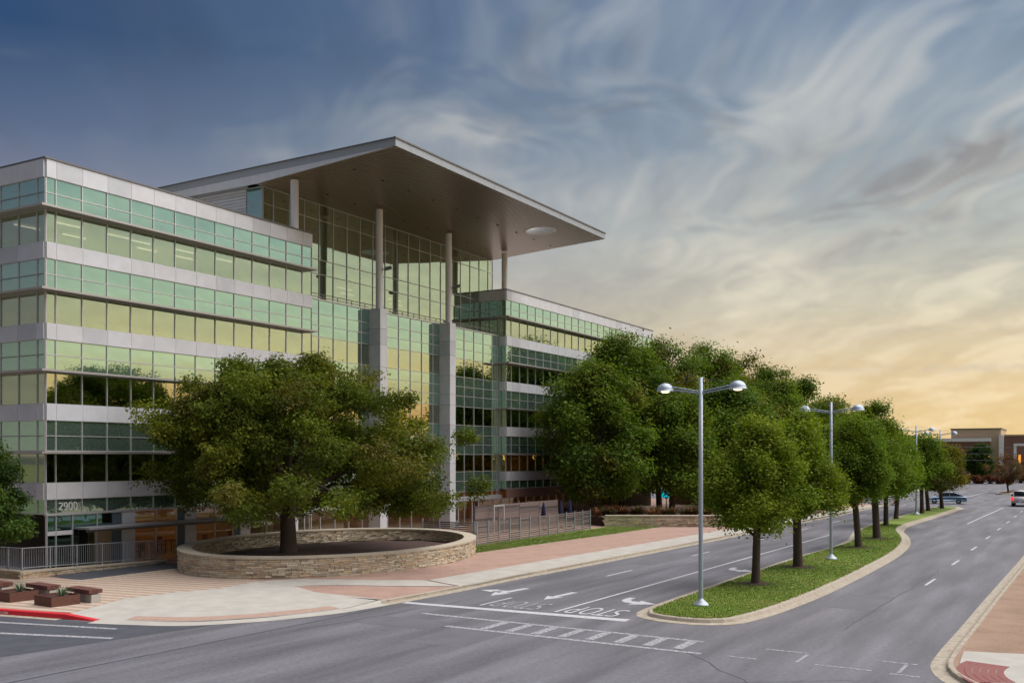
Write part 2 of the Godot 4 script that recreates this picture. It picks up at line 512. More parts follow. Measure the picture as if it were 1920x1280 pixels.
func _ready() -> void:
	rng.seed = 20
	# ---- camera: level, lens shifted up
	var cam := Camera3D.new()
	cam.name = "camera"
	cam.projection = Camera3D.PROJECTION_FRUSTUM
	cam.near = 0.1
	cam.far = 4000.0
	cam.size = 2.0 * 0.1 * 640.0 / PXF
	cam.frustum_offset = Vector2(0, 0.1 * (HORIZON_ROW - 640.0) / PXF)
	cam.position = Vector3(0, 6.05, 0)
	cam.rotation.y = YAW
	add_child(cam)
	cam.current = true
	# ---- sky and sun
	var we := WorldEnvironment.new()
	we.name = "world"
	var e := Environment.new()
	e.background_mode = Environment.BG_SKY
	e.sky = Sky.new()
	var pm := PanoramaSkyMaterial.new()
	pm.panorama = make_sky()
	pm.energy_multiplier = 0.5
	e.sky.sky_material = pm
	e.tonemap_mode = Environment.TONE_MAPPER_LINEAR
	e.tonemap_exposure = 2.0
	e.sdfgi_enabled = true
	e.ssao_enabled = true
	e.ssil_enabled = true
	we.environment = e
	add_child(we)
	var sun := DirectionalLight3D.new()
	sun.name = "sun"
	sun.light_energy = 0.82
	sun.light_angular_distance = 80.0
	sun.light_color = Color(1.0, 0.97, 0.95)
	sun.shadow_enabled = true
	var az := deg_to_rad(50.0)
	var el := deg_to_rad(60.0)
	var to_sun := Vector3(sin(az) * cos(el), sin(el), -cos(az) * cos(el))
	sun.look_at_from_position(Vector3.ZERO, -to_sun, Vector3.UP)
	add_child(sun)
	UB = BoxMesh.new()
	UB.size = Vector3.ONE
	UC = CylinderMesh.new()
	UC.top_radius = 1.0
	UC.bottom_radius = 1.0
	UC.height = 1.0
	UC.radial_segments = 24
	UC.rings = 1
	make_materials()
	print("materials")
	build_ground()
	print("ground")
	build_office()
	print("office")
	build_street_things()
	print("street")
	build_trees()
	print("trees")
	build_distance()
	print("distance")

# ------------------------------------------------------------------ ground, road, kerbs
var ring_c := Vector2(-37.75, 44.9)
var ring_r := Vector2(6.75, 10.1)

func ring_pt(a: float, extra := 0.0) -> Vector2:
	return ring_c + Vector2((ring_r.x + extra) * cos(a), (ring_r.y + extra) * sin(a))

func arrow_head(tip: Vector2, back: Vector2, w: float) -> Array:
	var t := (back - tip).normalized()
	var n := Vector2(-t.y, t.x)
	return [tip, back + n * w, back - n * w]

func build_ground() -> void:
	var land := structure("ground")
	sheet(land, "field", [Vector2(-1800, -400), Vector2(1800, -400), Vector2(1800, 2600), Vector2(-1800, 2600)], -0.05, M.field)
	var road := structure("road")
	sheet(road, "asphalt", [Vector2(-90, -20), Vector2(30, -20), Vector2(30, 160), Vector2(-2, 160), Vector2(2, 300), Vector2(-28, 300), Vector2(-26, 160), Vector2(-90, 160)], 0.0, M.asphalt)
	# darker newer asphalt of the side street
	sheet(road, "side_street_asphalt", [Vector2(-70, 14), Vector2(-34, 17.2), Vector2(-28.5, 18.3), Vector2(-27.3, 25.6), Vector2(-28.3, 25.1), Vector2(-30.2, 24.3), Vector2(-31.7, 23.8), Vector2(-36.2, 23.05), Vector2(-70, 17.4)], 0.004, M.new_asphalt)
	# sealed crack along the gutter line of the crossing
	sheet(road, "sealed_crack", [Vector2(-25.3, 12), Vector2(-25.17, 12), Vector2(-24.72, 25.1), Vector2(-24.5, 31.8), Vector2(-24.58, 31.8), Vector2(-24.84, 25.1)], 0.005, M.new_asphalt)
	var slope := func(x: float, d: float) -> float: return x + (d - 34.0) * 0.0125
	# lane lines of the carriageway towards the office
	var line := func(called: String, x: float, d0: float, d1: float, w: float, m: Material) -> void:
		var a: float = slope.call(x, d0)
		var b: float = slope.call(x, d1)
		sheet(road, called, [Vector2(a - w / 2, d0), Vector2(a + w / 2, d0), Vector2(b + w / 2, d1), Vector2(b - w / 2, d1)], 0.006, m)
	line.call("lane_line", -18.15, 34.5, 80.0, 0.14, M.road_paint)
	line.call("lane_line", -21.6, 34.5, 37.0, 0.12, M.road_paint)
	for k in 12:
		line.call("lane_dash", -21.45, 46.1 + k * 12.0, 49.3 + k * 12.0, 0.12, M.road_paint)
	sheet(road, "stop_line", [Vector2(-24.7, 33.35), Vector2(-14.85, 33.75), Vector2(-14.85, 34.3), Vector2(-24.7, 33.75)], 0.006, M.road_paint)
	# crossing: two long lines and rungs, much worn
	sheet(road, "crosswalk_line", [Vector2(-22.4, 31.45), Vector2(-11.0, 31.25), Vector2(-11.0, 31.46), Vector2(-22.4, 31.72)], 0.006, M.worn_paint)
	sheet(road, "crosswalk_line", [Vector2(-20.0, 29.5), Vector2(-10.4, 29.3), Vector2(-10.4, 29.52), Vector2(-20.0, 29.78)], 0.006, M.worn_paint)
	for k in 13:
		var x := -20.6 + k * 1.03
		if k < 2 or k > 9:
			continue
		sheet(road, "crosswalk_rung", [Vector2(x - 0.17, 29.8), Vector2(x + 0.17, 29.8), Vector2(x + 0.17, 31.42), Vector2(x - 0.17, 31.42)], 0.006, M.worn_paint)
	for q in [[-8.9, 31.1, 1.3, 0.12], [-7.0, 29.5, 1.6, 0.1], [-5.6, 31.0, 1.2, 0.1], [-9.6, 29.45, 0.9, 0.1], [-4.9, 29.3, 0.8, 0.12]]:
		sheet(road, "crosswalk_remnant", [Vector2(q[0], q[1]), Vector2(q[0] + q[2], q[1] - 0.03), Vector2(q[0] + q[2], q[1] - 0.03 + q[3]), Vector2(q[0], q[1] + q[3])], 0.006, M.worn_paint)
	for q in [-7.6, -4.75]:
		sheet(road, "crosswalk_remnant", [Vector2(q, 29.6), Vector2(q + 0.1, 29.6), Vector2(q + 0.12, 30.9), Vector2(q + 0.02, 30.9)], 0.006, M.worn_paint)
	# patches and tar-sealed cracks
	for q in [[-23.6, 28.6, 3.4, 1.9], [-19.6, 26.4, 2.2, 3.2], [-9.2, 41.0, 1.8, 4.6], [-22.9, 52.0, 1.6, 7.0], [-8.2, 70.0, 2.0, 9.0], [-12.5, 22.0, 4.2, 1.5]]:
		sheet(road, "asphalt_patch", [Vector2(q[0], q[1]), Vector2(q[0] + q[2], q[1] + 0.1), Vector2(q[0] + q[2] + 0.05, q[1] + q[3]), Vector2(q[0] + 0.08, q[1] + q[3] - 0.1)], 0.003, M.patch_asphalt)
	for q in [[-24.0, 26.0, 0.12, 9.0], [-16.5, 20.0, 1.35, 8.0], [-7.5, 36.0, 0.02, 22.0], [-20.2, 40.0, 0.03, 18.0], [-12.0, 16.0, 0.5, 9.0], [-6.0, 24.0, -0.9, 6.0]]:
		var cp := []
		var cq := []
		for j in 15:
			var f := j / 14.0
			var p := Vector2(q[0] + q[2] * q[3] * f + rng.randf_range(-0.13, 0.13), q[1] + q[3] * f)
			cp.append(p + Vector2(-0.022, 0))
			cq.push_front(p + Vector2(0.022, 0.01))
		sheet(road, "sealed_crack", cp + cq, 0.005, M.new_asphalt)
	sheet(road, "crosswalk_line", [Vector2(-40, 20.6), Vector2(-29.6, 23.2), Vector2(-29.7, 23.4), Vector2(-40, 20.85)], 0.008, M.worn_paint)
	sheet(road, "crosswalk_line", [Vector2(-40, 18.2), Vector2(-28.2, 21.9), Vector2(-28.3, 22.15), Vector2(-40, 18.5)], 0.008, M.worn_paint)
	# arrows
	var sa := Vector2(-20.1, 37.2)
	sheet(road, "straight_arrow", [sa, sa + Vector2(-0.42, 1.1), sa + Vector2(-0.13, 1.0), sa + Vector2(-0.03, 2.7), sa + Vector2(0.27, 2.7), sa + Vector2(0.15, 1.0), sa + Vector2(0.42, 1.1)], 0.006, M.road_paint)
	for o in [Vector2(-17.2, 37.7), Vector2(-17.0, 51.3)]:
		sheet(road, "turn_arrow", [o + Vector2(0, 1.9), o + Vector2(0.28, 1.9), o + Vector2(0.32, 1.25), o + Vector2(0.55, 0.95), o + Vector2(0.85, 0.9), o + Vector2(0.82, 1.25), o + Vector2(1.75, 0.6), o + Vector2(0.72, 0.0), o + Vector2(0.76, 0.42), o + Vector2(0.35, 0.5), o + Vector2(0.08, 0.85), o + Vector2(-0.02, 1.3)], 0.006, M.road_paint)
	var ca := Vector2(-22.7, 37.1)
	sheet(road, "straight_and_turn_arrow", [ca, ca + Vector2(-0.42, 1.1), ca + Vector2(-0.14, 1.0), ca + Vector2(-0.2, 1.45), ca + Vector2(-0.62, 1.35), ca + Vector2(-0.6, 1.02), ca + Vector2(-1.35, 1.35), ca + Vector2(-0.66, 1.95), ca + Vector2(-0.64, 1.65), ca + Vector2(-0.1, 1.75), ca + Vector2(0.08, 2.9), ca + Vector2(0.38, 2.9), ca + Vector2(0.15, 1.0), ca + Vector2(0.42, 1.1)], 0.006, M.road_paint)
	# lettering for the drivers who come towards the crossing
	for w in [[-16.78, "road_paint"], [-20.2, "worn_paint"]]:
		var tm := TextMesh.new()
		var sf := SystemFont.new()
		sf.font_names = PackedStringArray(["Droid Sans"])
		tm.font = sf
		tm.text = "STOP"
		tm.font_size = 64
		tm.pixel_size = 0.01
		tm.depth = 0.004
		var size := tm.get_aabb().size
		var b := Basis(Vector3(-1, 0, 0) * (2.2 / maxf(size.x, 0.01)), Vector3(0, 0, 1) * (1.75 / maxf(size.y, 0.01)), Vector3(0, 1, 0))
		mi(tm, "stop_lettering", M[w[1]], road, Transform3D(b, V(w[0], 0.008, 35.4)))
	# far carriageway dashes and lines
	for k in 14:
		var d := 50.4 + k * 10.2
		sheet(road, "lane_dash", [Vector2(-6.87, d), Vector2(-6.75, d), Vector2(-6.69, d + 2.9), Vector2(-6.81, d + 2.9)], 0.006, M.road_paint)
	sheet(road, "lane_line", [Vector2(-9.85, 98.3), Vector2(-9.71, 98.3), Vector2(-9.1, 131.0), Vector2(-9.24, 131.0)], 0.006, M.road_paint)
	sheet(road, "stop_line", [Vector2(-13.4, 131.6), Vector2(-3.6, 131.6), Vector2(-3.6, 132.2), Vector2(-13.4, 132.2)], 0.006, M.worn_paint)
	sheet(road, "stop_line", [Vector2(-23, 151.0), Vector2(-13, 151.0), Vector2(-13, 151.5), Vector2(-23, 151.5)], 0.006, M.road_paint)
	for x in [-20.0, -16.6]:
		sheet(road, "lane_line", [Vector2(x, 152), Vector2(x + 0.14, 152), Vector2(x + 1.1, 190), Vector2(x + 0.96, 190)], 0.006, M.road_paint)

	# ---- verge and pavement on the office side
	var kerb_path := [Vector2(-70, 17.4), Vector2(-36.2, 23.2), Vector2(-31.7, 23.95), Vector2(-30.2, 24.45), Vector2(-28.3, 25.3), Vector2(-26.75, 27.15), Vector2(-26.05, 28.7), Vector2(-25.5, 30.25), Vector2(-25.22, 32.7), Vector2(-25.05, 34.7), Vector2(-24.92, 37.7), Vector2(-24.86, 44), Vector2(-24.63, 47.6), Vector2(-23.8, 70), Vector2(-23.4, 88), Vector2(-22.6, 128), Vector2(-24.5, 131), Vector2(-60, 133)]
	var verge := structure("verge")
	sheet(verge, "gravel", [Vector2(-70, 17.4), Vector2(-36.2, 23.2), Vector2(-33.4, 23.75), Vector2(-33.3, 26.0), Vector2(-30.0, 27.2), Vector2(-28.2, 30.2), Vector2(-27.6, 33.1), Vector2(-25.2, 33.1)] + kerb_path.slice(9) + [Vector2(-90, 133), Vector2(-90, 17)], 0.118, M.granite)
	var kerb := structure("kerb")
	var flat_kerb := [Vector2(-0.42, 0.009), Vector2(-0.0, 0.016), Vector2(0.03, 0.13), Vector2(0.06, 0.146), Vector2(0.17, 0.148), Vector2(0.18, 0.10)]
	var ramp_kerb := [Vector2(-0.42, 0.009), Vector2(-0.0, 0.016), Vector2(0.05, 0.026), Vector2(0.30, 0.03)]
	mi(sweep(smooth_path(kerb_path.slice(8), 1.5), flat_kerb), "kerb_run", M.kerb_concrete, kerb)
	mi(sweep(smooth_path(kerb_path.slice(2, 9), 0.5), ramp_kerb), "dropped_kerb", M.concrete, kerb)
	mi(sweep([Vector2(-70, 17.4), Vector2(-36.2, 23.2), Vector2(-33.2, 23.7)], [Vector2(-0.32, 0.009), Vector2(0.0, 0.014), Vector2(0.0, 0.016)]), "gutter", M.kerb_concrete, kerb)
	mi(sweep([Vector2(-70, 17.4), Vector2(-36.2, 23.2), Vector2(-33.2, 23.7)], [Vector2(0.0, 0.016), Vector2(0.03, 0.17), Vector2(0.06, 0.185), Vector2(0.3, 0.186), Vector2(0.31, 0.10)]), "red_kerb", M.red_paint, kerb)
	var rt := st_new()
	rt.set_smooth_group(-1)
	var ra := V(-33.2, 0, 23.7)
	var rb := V(-31.7, 0, 23.96)
	var rn := Vector3(-0.165, 0, -0.986)
	quad(rt, ra + Vector3(0, 0.016, 0), ra + rn * 0.04 + Vector3(0, 0.185, 0), rb + rn * 0.04 + Vector3(0, 0.032, 0), rb + Vector3(0, 0.012, 0))
	quad(rt, ra + rn * 0.04 + Vector3(0, 0.185, 0), ra + rn * 0.3 + Vector3(0, 0.186, 0), rb + rn * 0.3 + Vector3(0, 0.034, 0), rb + rn * 0.04 + Vector3(0, 0.032, 0))
	mi(flat_mesh(rt), "red_kerb", M.red_paint, kerb)
	# white stencil on the red kerb
	var tm2 := TextMesh.new()
	var sf2 := SystemFont.new()
	sf2.font_names = PackedStringArray(["Droid Sans"])
	tm2.font = sf2
	tm2.text = "TOW AWAY ZONE"
	tm2.font_size = 32
	tm2.pixel_size = 0.004
	tm2.depth = 0.004
	var along := Vector3(33.8, 0, -5.8).normalized()
	var tb := Basis(along * 1.05, Vector3(0, 0.75, 0), along.cross(Vector3.UP))
	mi(tm2, "kerb_lettering", M.white_paint, kerb, Transform3D(tb, V(-36.35, 0.08, 23.19) + along.cross(Vector3.UP) * 0.012))

	# pavement: cast slabs with joints
	var walk := structure("sidewalk")
	var lo := func(d: float) -> float: return (-24.72 if d < 44 else -24.68 + (d - 44) * 0.0325) - 0.0
	var hi := func(d: float) -> float: return -27.5 + (d - 40.0) * 0.045
	var d0 := 39.3
	while d0 < 126.0:
		var d1 := d0 + 1.86
		var g := 0.014
		var x0: float = minf(lo.call(d0), -22.6) - 0.17
		var x1: float = minf(lo.call(d1), -22.6) - 0.17
		slab(walk, "paving_slab", [Vector2(maxf(hi.call(d0), hi.call(39.3)), d0 + g), Vector2(x0, d0 + g), Vector2(x1, d1 - g), Vector2(hi.call(d1), d1 - g)], 0.10, 0.138 + rng.randf() * 0.006, M.concrete)
		d0 = d1
	var pu := smooth_path([Vector2(-34.3, 34.85), Vector2(-33.4, 36.3), Vector2(-31.4, 37.4), Vector2(-29.6, 38.15), Vector2(-27.5, 39.3)], 0.4)
	var pl := smooth_path([Vector2(-31.6, 34.3), Vector2(-30.9, 35.2), Vector2(-29.3, 36.1), Vector2(-27.6, 36.8), Vector2(-24.95, 38.2)], 0.4)
	var parts := 5
	for k in parts:
		var q := []
		for s in 5:
			q.append(pu[int((pu.size() - 1) * (k + s / 4.0 * 0.985) / parts)])
		for s in 5:
			q.append(pl[int((pl.size() - 1) * (k + (4 - s) / 4.0 * 0.985) / parts)])
		slab(walk, "paving_slab", q, 0.10, 0.140 + k * 0.001, M.concrete)
	slab(walk, "paving_slab", [Vector2(-27.46, 39.28), Vector2(-24.95, 38.25), Vector2(-24.9, 39.28)], 0.10, 0.141, M.concrete)
	# concrete apron of the dropped kerb: rises from the road to the plaza
	var outer := smooth_path([Vector2(-31.95, 24.15), Vector2(-30.35, 24.75), Vector2(-28.6, 25.6), Vector2(-27.1, 27.4), Vector2(-26.38, 28.85), Vector2(-25.83, 30.3), Vector2(-25.5, 32.7)], 0.5)
	var apron := st_new()
	var pave := st_new()
	var inner := []
	for i in outer.size():
		var a: Vector2 = outer[maxi(i - 1, 0)]
		var b: Vector2 = outer[mini(i + 1, outer.size() - 1)]
		var t := (b - a).normalized()
		inner.append(outer[i] + Vector2(-t.y, t.x) * 1.7)
	for i in outer.size() - 1:
		var p: Array = [outer[i], outer[i + 1], inner[i], inner[i + 1]]
		var last := outer.size() - 1
		var ya := lerpf(0.028, 0.142, smoothstep(last - 4.0, last, float(i)))
		var yc := lerpf(0.028, 0.142, smoothstep(last - 4.0, last, float(i + 1)))
		quad(apron, V(p[0].x, ya, p[0].y), V(p[2].x, 0.134, p[2].y), V(p[3].x, 0.134, p[3].y), V(p[1].x, yc, p[1].y))
		var f := [0.04, 0.42]
		var w := []
		for q in [0, 1]:
			for ff in f:
				var pp: Vector2 = p[q].lerp(p[q + 2], ff)
				w.append(V(pp.x, lerpf(0.028, 0.134, ff) + 0.006, pp.y))
		if i > 2 and i < outer.size() - 5:
			quad(pave, w[0], w[1], w[3], w[2])
	mi(done(apron), "apron", M.concrete, walk)
	mi(done(pave), "brick_strip", M.paver_pink, walk)
	slab(walk, "paving_slab", inner + [Vector2(-25.1, 33.05), Vector2(-29.4, 33.35), Vector2(-31.25, 34.3), Vector2(-34.3, 34.8), Vector2(-33.9, 32.3), Vector2(-34.65, 30.3), Vector2(-34.95, 27.85), Vector2(-33.5, 24.4)], 0.10, 0.136, M.concrete)
	var fill := st_new()
	var c0 := V(-33.23, 0.156, 23.9)
	for q in [[V(-31.75, 0.034, 24.14), V(outer[0].x, 0.028, outer[0].y)], [V(outer[0].x, 0.028, outer[0].y), V(inner[0].x, 0.134, inner[0].y)], [V(inner[0].x, 0.134, inner[0].y), V(-33.5, 0.136, 24.4)]]:
		tri(fill, c0, q[0], q[1])
	var ka := [V(-25.42, 0.016, 30.6), V(-25.46, 0.03, 30.6), V(-25.6, 0.032, 30.6)]
	var kb := [V(-25.22, 0.016, 32.72), V(-25.27, 0.146, 32.72), V(-25.42, 0.148, 32.72)]
	for j in 2:
		quad(fill, ka[j], ka[j + 1], kb[j + 1], kb[j])
	mi(flat_mesh(fill), "kerb_flare", M.concrete, walk)
	# plaza of cream and pink bands
	var plaza := structure("plaza")
	var region := PackedVector2Array([Vector2(-33.55, 24.3), Vector2(-35.0, 27.85), Vector2(-34.7, 30.3), Vector2(-33.95, 32.3), Vector2(-34.35, 35.2), Vector2(-36.5, 35.2), Vector2(-39.5, 35.4), Vector2(-41.9, 37.0), Vector2(-41.95, 31.0), Vector2(-46.8, 30.2), Vector2(-50, 24.0), Vector2(-50, 21.2), Vector2(-36.3, 23.55)])
	var tl := Vector2(0.99, 0.138).normalized()
	var tn := Vector2(-tl.y, tl.x)
	var k2 := 0
	while k2 < 40:
		var base := Vector2(-55, 14.5) + tn * (k2 * 0.62)
		for h in 2:
			var s0 := base + tn * (h * 0.31 + 0.005)
			var s1 := base + tn * (h * 0.31 + 0.305)
			for poly in Geometry2D.intersect_polygons(region, PackedVector2Array([s0, s0 + tl * 30, s1 + tl * 30, s1])):
				slab(plaza, "paving_band", Array(poly), 0.10, 0.135 + 0.003 * h, M.paver_cream if h == 0 else M.paver_pink)
		k2 += 1
	slab(plaza, "plaza_edging", [Vector2(-41.95, 30.95), Vector2(-41.75, 30.95), Vector2(-41.75, 37.0), Vector2(-41.95, 37.0)], 0.10, 0.144, M.paver_cream)
	sheet(plaza, "ramp_asphalt", [Vector2(-46.4, 31.4), Vector2(-42.2, 30.95), Vector2(-41.96, 31.0), Vector2(-41.96, 37.0), Vector2(-43.4, 38.4), Vector2(-46.0, 38.4)], 0.132, M.new_asphalt)
	# lawn strip in front of the slat fence
	var lawn := structure("lawn")
	sheet(lawn, "turf", [Vector2(-34.1, 50.5), Vector2(-32.9, 52.0), Vector2(-32.4, 60.6), Vector2(-31.8, 71), Vector2(-31.6, 79.3), Vector2(-35.6, 77.0), Vector2(-35.7, 54)], 0.126, M.lawn)
	# ---- median
	var left := [Vector2(-15.25, 35.9), Vector2(-15.4, 38.0), Vector2(-15.45, 42.6), Vector2(-15.5, 53.7), Vector2(-15.4, 61.5), Vector2(-15.1, 69.0), Vector2(-15.3, 74.5), Vector2(-16.1, 79.8), Vector2(-16.9, 86.0), Vector2(-17.0, 96.0), Vector2(-16.9, 110.0), Vector2(-16.6, 126.0)]
	var right := [Vector2(-13.1, 127.5), Vector2(-13.35, 107.2), Vector2(-13.75, 93.6), Vector2(-13.3, 86.0), Vector2(-12.2, 80.8), Vector2(-10.95, 73.6), Vector2(-10.25, 65.3), Vector2(-10.05, 55.4), Vector2(-10.1, 45.7), Vector2(-10.4, 39.6), Vector2(-10.8, 36.4), Vector2(-11.3, 35.0), Vector2(-12.5, 34.35), Vector2(-13.95, 34.5), Vector2(-14.9, 35.1)]
	var ml := smooth_path(left + [Vector2(-15.8, 128.2), Vector2(-14.2, 128.6)] + right, 0.9, true)
	var median := structure("median")
	# travel up the left side: the inside lies to the right, so offsets are negative inwards
	mi(sweep(ml, [Vector2(0.05, 0.009), Vector2(-0.36, 0.02), Vector2(-0.42, 0.13), Vector2(-0.46, 0.15), Vector2(-0.62, 0.152), Vector2(-0.63, 0.10)], true), "median_kerb", M.kerb_concrete, median)
	var mp := PackedVector2Array(ml)
	var turf_poly: PackedVector2Array = Geometry2D.offset_polygon(mp, -0.58)[0]
	sheet(median, "turf", Array(turf_poly), 0.146, M.lawn)
	grass(median, turf_poly, 0.146, 26000, 34, 92)
	grass(lawn, PackedVector2Array([Vector2(-34.1, 50.5), Vector2(-32.9, 52.0), Vector2(-32.4, 60.6), Vector2(-31.8, 71), Vector2(-31.6, 79.3), Vector2(-35.3, 76.5), Vector2(-35.2, 54)]), 0.126, 9000, 50, 80)
	# ---- right-hand verge
	var rv := structure("verge")
	var rk := [Vector2(6.4, 25.6), Vector2(1.4, 26.0), Vector2(-1.2, 27.0), Vector2(-2.8, 28.7), Vector2(-3.55, 30.5), Vector2(-3.7, 32.9), Vector2(-3.63, 38.3), Vector2(-3.53, 47.3), Vector2(-3.23, 68.3), Vector2(-2.9, 100), Vector2(-2.5, 132)]
	var rks := smooth_path(rk, 0.8)
	mi(sweep(rks, [Vector2(0.42, 0.009), Vector2(0.0, 0.016), Vector2(-0.03, 0.13), Vector2(-0.06, 0.146), Vector2(-0.18, 0.148), Vector2(-0.19, 0.10)]), "kerb_run", M.kerb_concrete, rv)
	sheet(rv, "bare_soil", rk + [Vector2(60, 132), Vector2(60, 25)], 0.118, M.dirt)
	slab(rv, "paving_slab", [Vector2(-3.4, 33.2), Vector2(-3.3, 31.2), Vector2(-2.6, 29.2), Vector2(-1.1, 27.5), Vector2(1.3, 26.4), Vector2(8, 26.2), Vector2(8, 34.2), Vector2(-1.8, 33.6)], 0.10, 0.137, M.concrete)
	for k in 6:
		var r0 := 3.95 - k * 0.2
		var q := []
		for s in 7:
			var a := deg_to_rad(165 + s * 7.5)
			q.append(Vector2(0.65, 30.6) + Vector2(cos(a), sin(a)) * r0)
		for s in 7:
			var a := deg_to_rad(165 + (6 - s) * 7.5)
			q.append(Vector2(0.65, 30.6) + Vector2(cos(a), sin(a)) * (r0 - 0.185))
		slab(rv, "tactile_strip", q, 0.12, 0.147, M.tactile)
	# verges beyond the far crossing
	sheet(rv, "bare_soil", [Vector2(-3, 156), Vector2(1, 300), Vector2(80, 300), Vector2(80, 156)], 0.05, M.dirt)
	var fl := structure("verge")
	sheet(fl, "bare_soil", [Vector2(-26, 156), Vector2(-27, 300), Vector2(-120, 300), Vector2(-120, 156)], 0.05, M.field)
	slab(fl, "far_pavement", [Vector2(-27.8, 156), Vector2(-25.9, 156), Vector2(-26.9, 290), Vector2(-28.8, 290)], 0.02, 0.15, M.concrete)
	var fm := structure("median")
	var fmp := [Vector2(-13.6, 178), Vector2(-12.5, 176.5), Vector2(-11.4, 178), Vector2(-10.8, 200), Vector2(-12.8, 200)]
	slab(fm, "median_kerb", fmp, 0.0, 0.15, M.kerb_concrete)
	sheet(fm, "mulch_bed", [Vector2(-13.3, 178.5), Vector2(-12.5, 177.3), Vector2(-11.7, 178.5), Vector2(-11.1, 199.5), Vector2(-12.5, 199.5)], 0.156, M.mulch)

func grass(parent: Node3D, poly: PackedVector2Array, y: float, count: int, dmin: float, dmax: float) -> void:
	var st := st_new()
	for k in 7:
		var a := rng.randf() * TAU
		var o := Vector3(cos(a), 0, sin(a)) * rng.randf() * 0.06
		var lean := Vector3(rng.randf_range(-0.03, 0.03), rng.randf_range(0.035, 0.07), rng.randf_range(-0.03, 0.03))
		var side := Vector3(-sin(a), 0, cos(a)) * 0.008
		for p: Vector3 in [o - side, o + lean, o + side]:
			st.set_normal(Vector3(0, 1, 0))
			st.add_vertex(p)
	var mesh := st.commit()
	var rect := Rect2(poly[0], Vector2.ZERO)
	for p in poly:
		rect = rect.expand(p)
	var spots := []
	while spots.size() < count:
		var p := Vector2(rng.randf_range(rect.position.x, rect.end.x), lerpf(dmin, dmax, pow(rng.randf(), 1.6)))
		if Geometry2D.is_point_in_polygon(p, poly):
			spots.append(p)
	var mm := MultiMesh.new()
	mm.transform_format = MultiMesh.TRANSFORM_3D
	mm.use_colors = true
	mm.mesh = mesh
	mm.instance_count = spots.size()
	var patch := noise(77, 0.25, 3)
	for k in spots.size():
		var p: Vector2 = spots[k]
		var s := rng.randf_range(0.7, 1.25)
		mm.set_instance_transform(k, Transform3D(Basis(Vector3.UP, rng.randf() * TAU).scaled(Vector3(s, s, s)), V(p.x, y, p.y)))
		var v := rng.randf_range(0.75, 1.2)
		var dry := clampf(patch.get_noise_2d(p.x, p.y) * 1.2 + rng.randf_range(-0.15, 0.15), 0, 0.5)
		mm.set_instance_color(k, Color(lerpf(0.18, 0.30, dry) * v, lerpf(0.28, 0.29, dry) * v, lerpf(0.03, 0.08, dry) * v))
	var o := MultiMeshInstance3D.new()
	o.name = "grass"
	o.multimesh = mm
	o.material_override = M.grass_blade
	o.set_meta("kind", "stuff")
	parent.add_child(o, true)

# ------------------------------------------------------------------ the office building
const FX := -46.2      # face of the two wings
const CX := -46.9      # face of the glazed middle
const UX := -49.0      # face of the hall above the terrace

var rows_wing := [[20.32, 21.24, "p"], [19.55, 20.32, "s"], [18.80, 19.55, "s"], [17.02, 18.66, "w"], [16.18, 17.02, "p"], [15.39, 16.18, "s"], [14.62, 15.39, "s"], [12.88, 14.48, "w"], [12.05, 12.88, "p"], [11.27, 12.05, "s"], [10.50, 11.27, "s"], [8.76, 10.36, "w"], [7.91, 8.76, "p"], [7.12, 7.91, "s"], [6.35, 7.12, "s"], [4.70, 6.20, "w"], [3.85, 4.70, "p"], [3.12, 3.85, "s"]]

func tilt() -> Basis:
	return Basis(Vector3.UP, rng.randf_range(-0.006, 0.006)) * Basis(Vector3.BACK, rng.randf_range(-0.0045, 0.0045))

# curtain wall facing +x at plane x, columns at ds, rows as [y0, y1, kind]
func curtain(parent: Node3D, x: float, ds: Array, rows: Array, ytop: float, ybot: float, mull: Material) -> void:
	for r in rows:
		for k in ds.size() - 1:
			var a: float = ds[k]
			var b: float = ds[k + 1]
			var c := V(x, (r[0] + r[1]) / 2, (a + b) / 2)
			if r[2] == "p":
				bx(parent, "wall_panel", c + Vector3(0.05, 0, 0), Vector3(0.12, r[1] - r[0] - 0.012, b - a - 0.016), M.panels[rng.randi() % 5])
			elif r[2] == "s":
				bx(parent, "spandrel_pane", c, Vector3(0.03, r[1] - r[0] - 0.02, b - a - 0.03), M.spandrel_glass, tilt())
			elif r[2] == "t":
				bx(parent, "dark_pane", c, Vector3(0.03, r[1] - r[0] - 0.02, b - a - 0.03), M.teal_glass, tilt())
			else:
				bx(parent, "window_pane", c, Vector3(0.03, r[1] - r[0] - 0.02, b - a - 0.03), M.window_glass, tilt())
	for d in ds:
		bd(parent, "mullion", x - 0.06, x + 0.062, ybot, ytop, d - 0.028, d + 0.028, mull)
	var last := -99.0
	for r in rows:
		for y in [r[0], r[1]]:
			if r[2] != "p" and absf(y - last) > 0.2:
				bd(parent, "transom", x - 0.05, x + 0.056, y - 0.024, y + 0.024, ds[0], ds[ds.size() - 1], mull)
				last = y

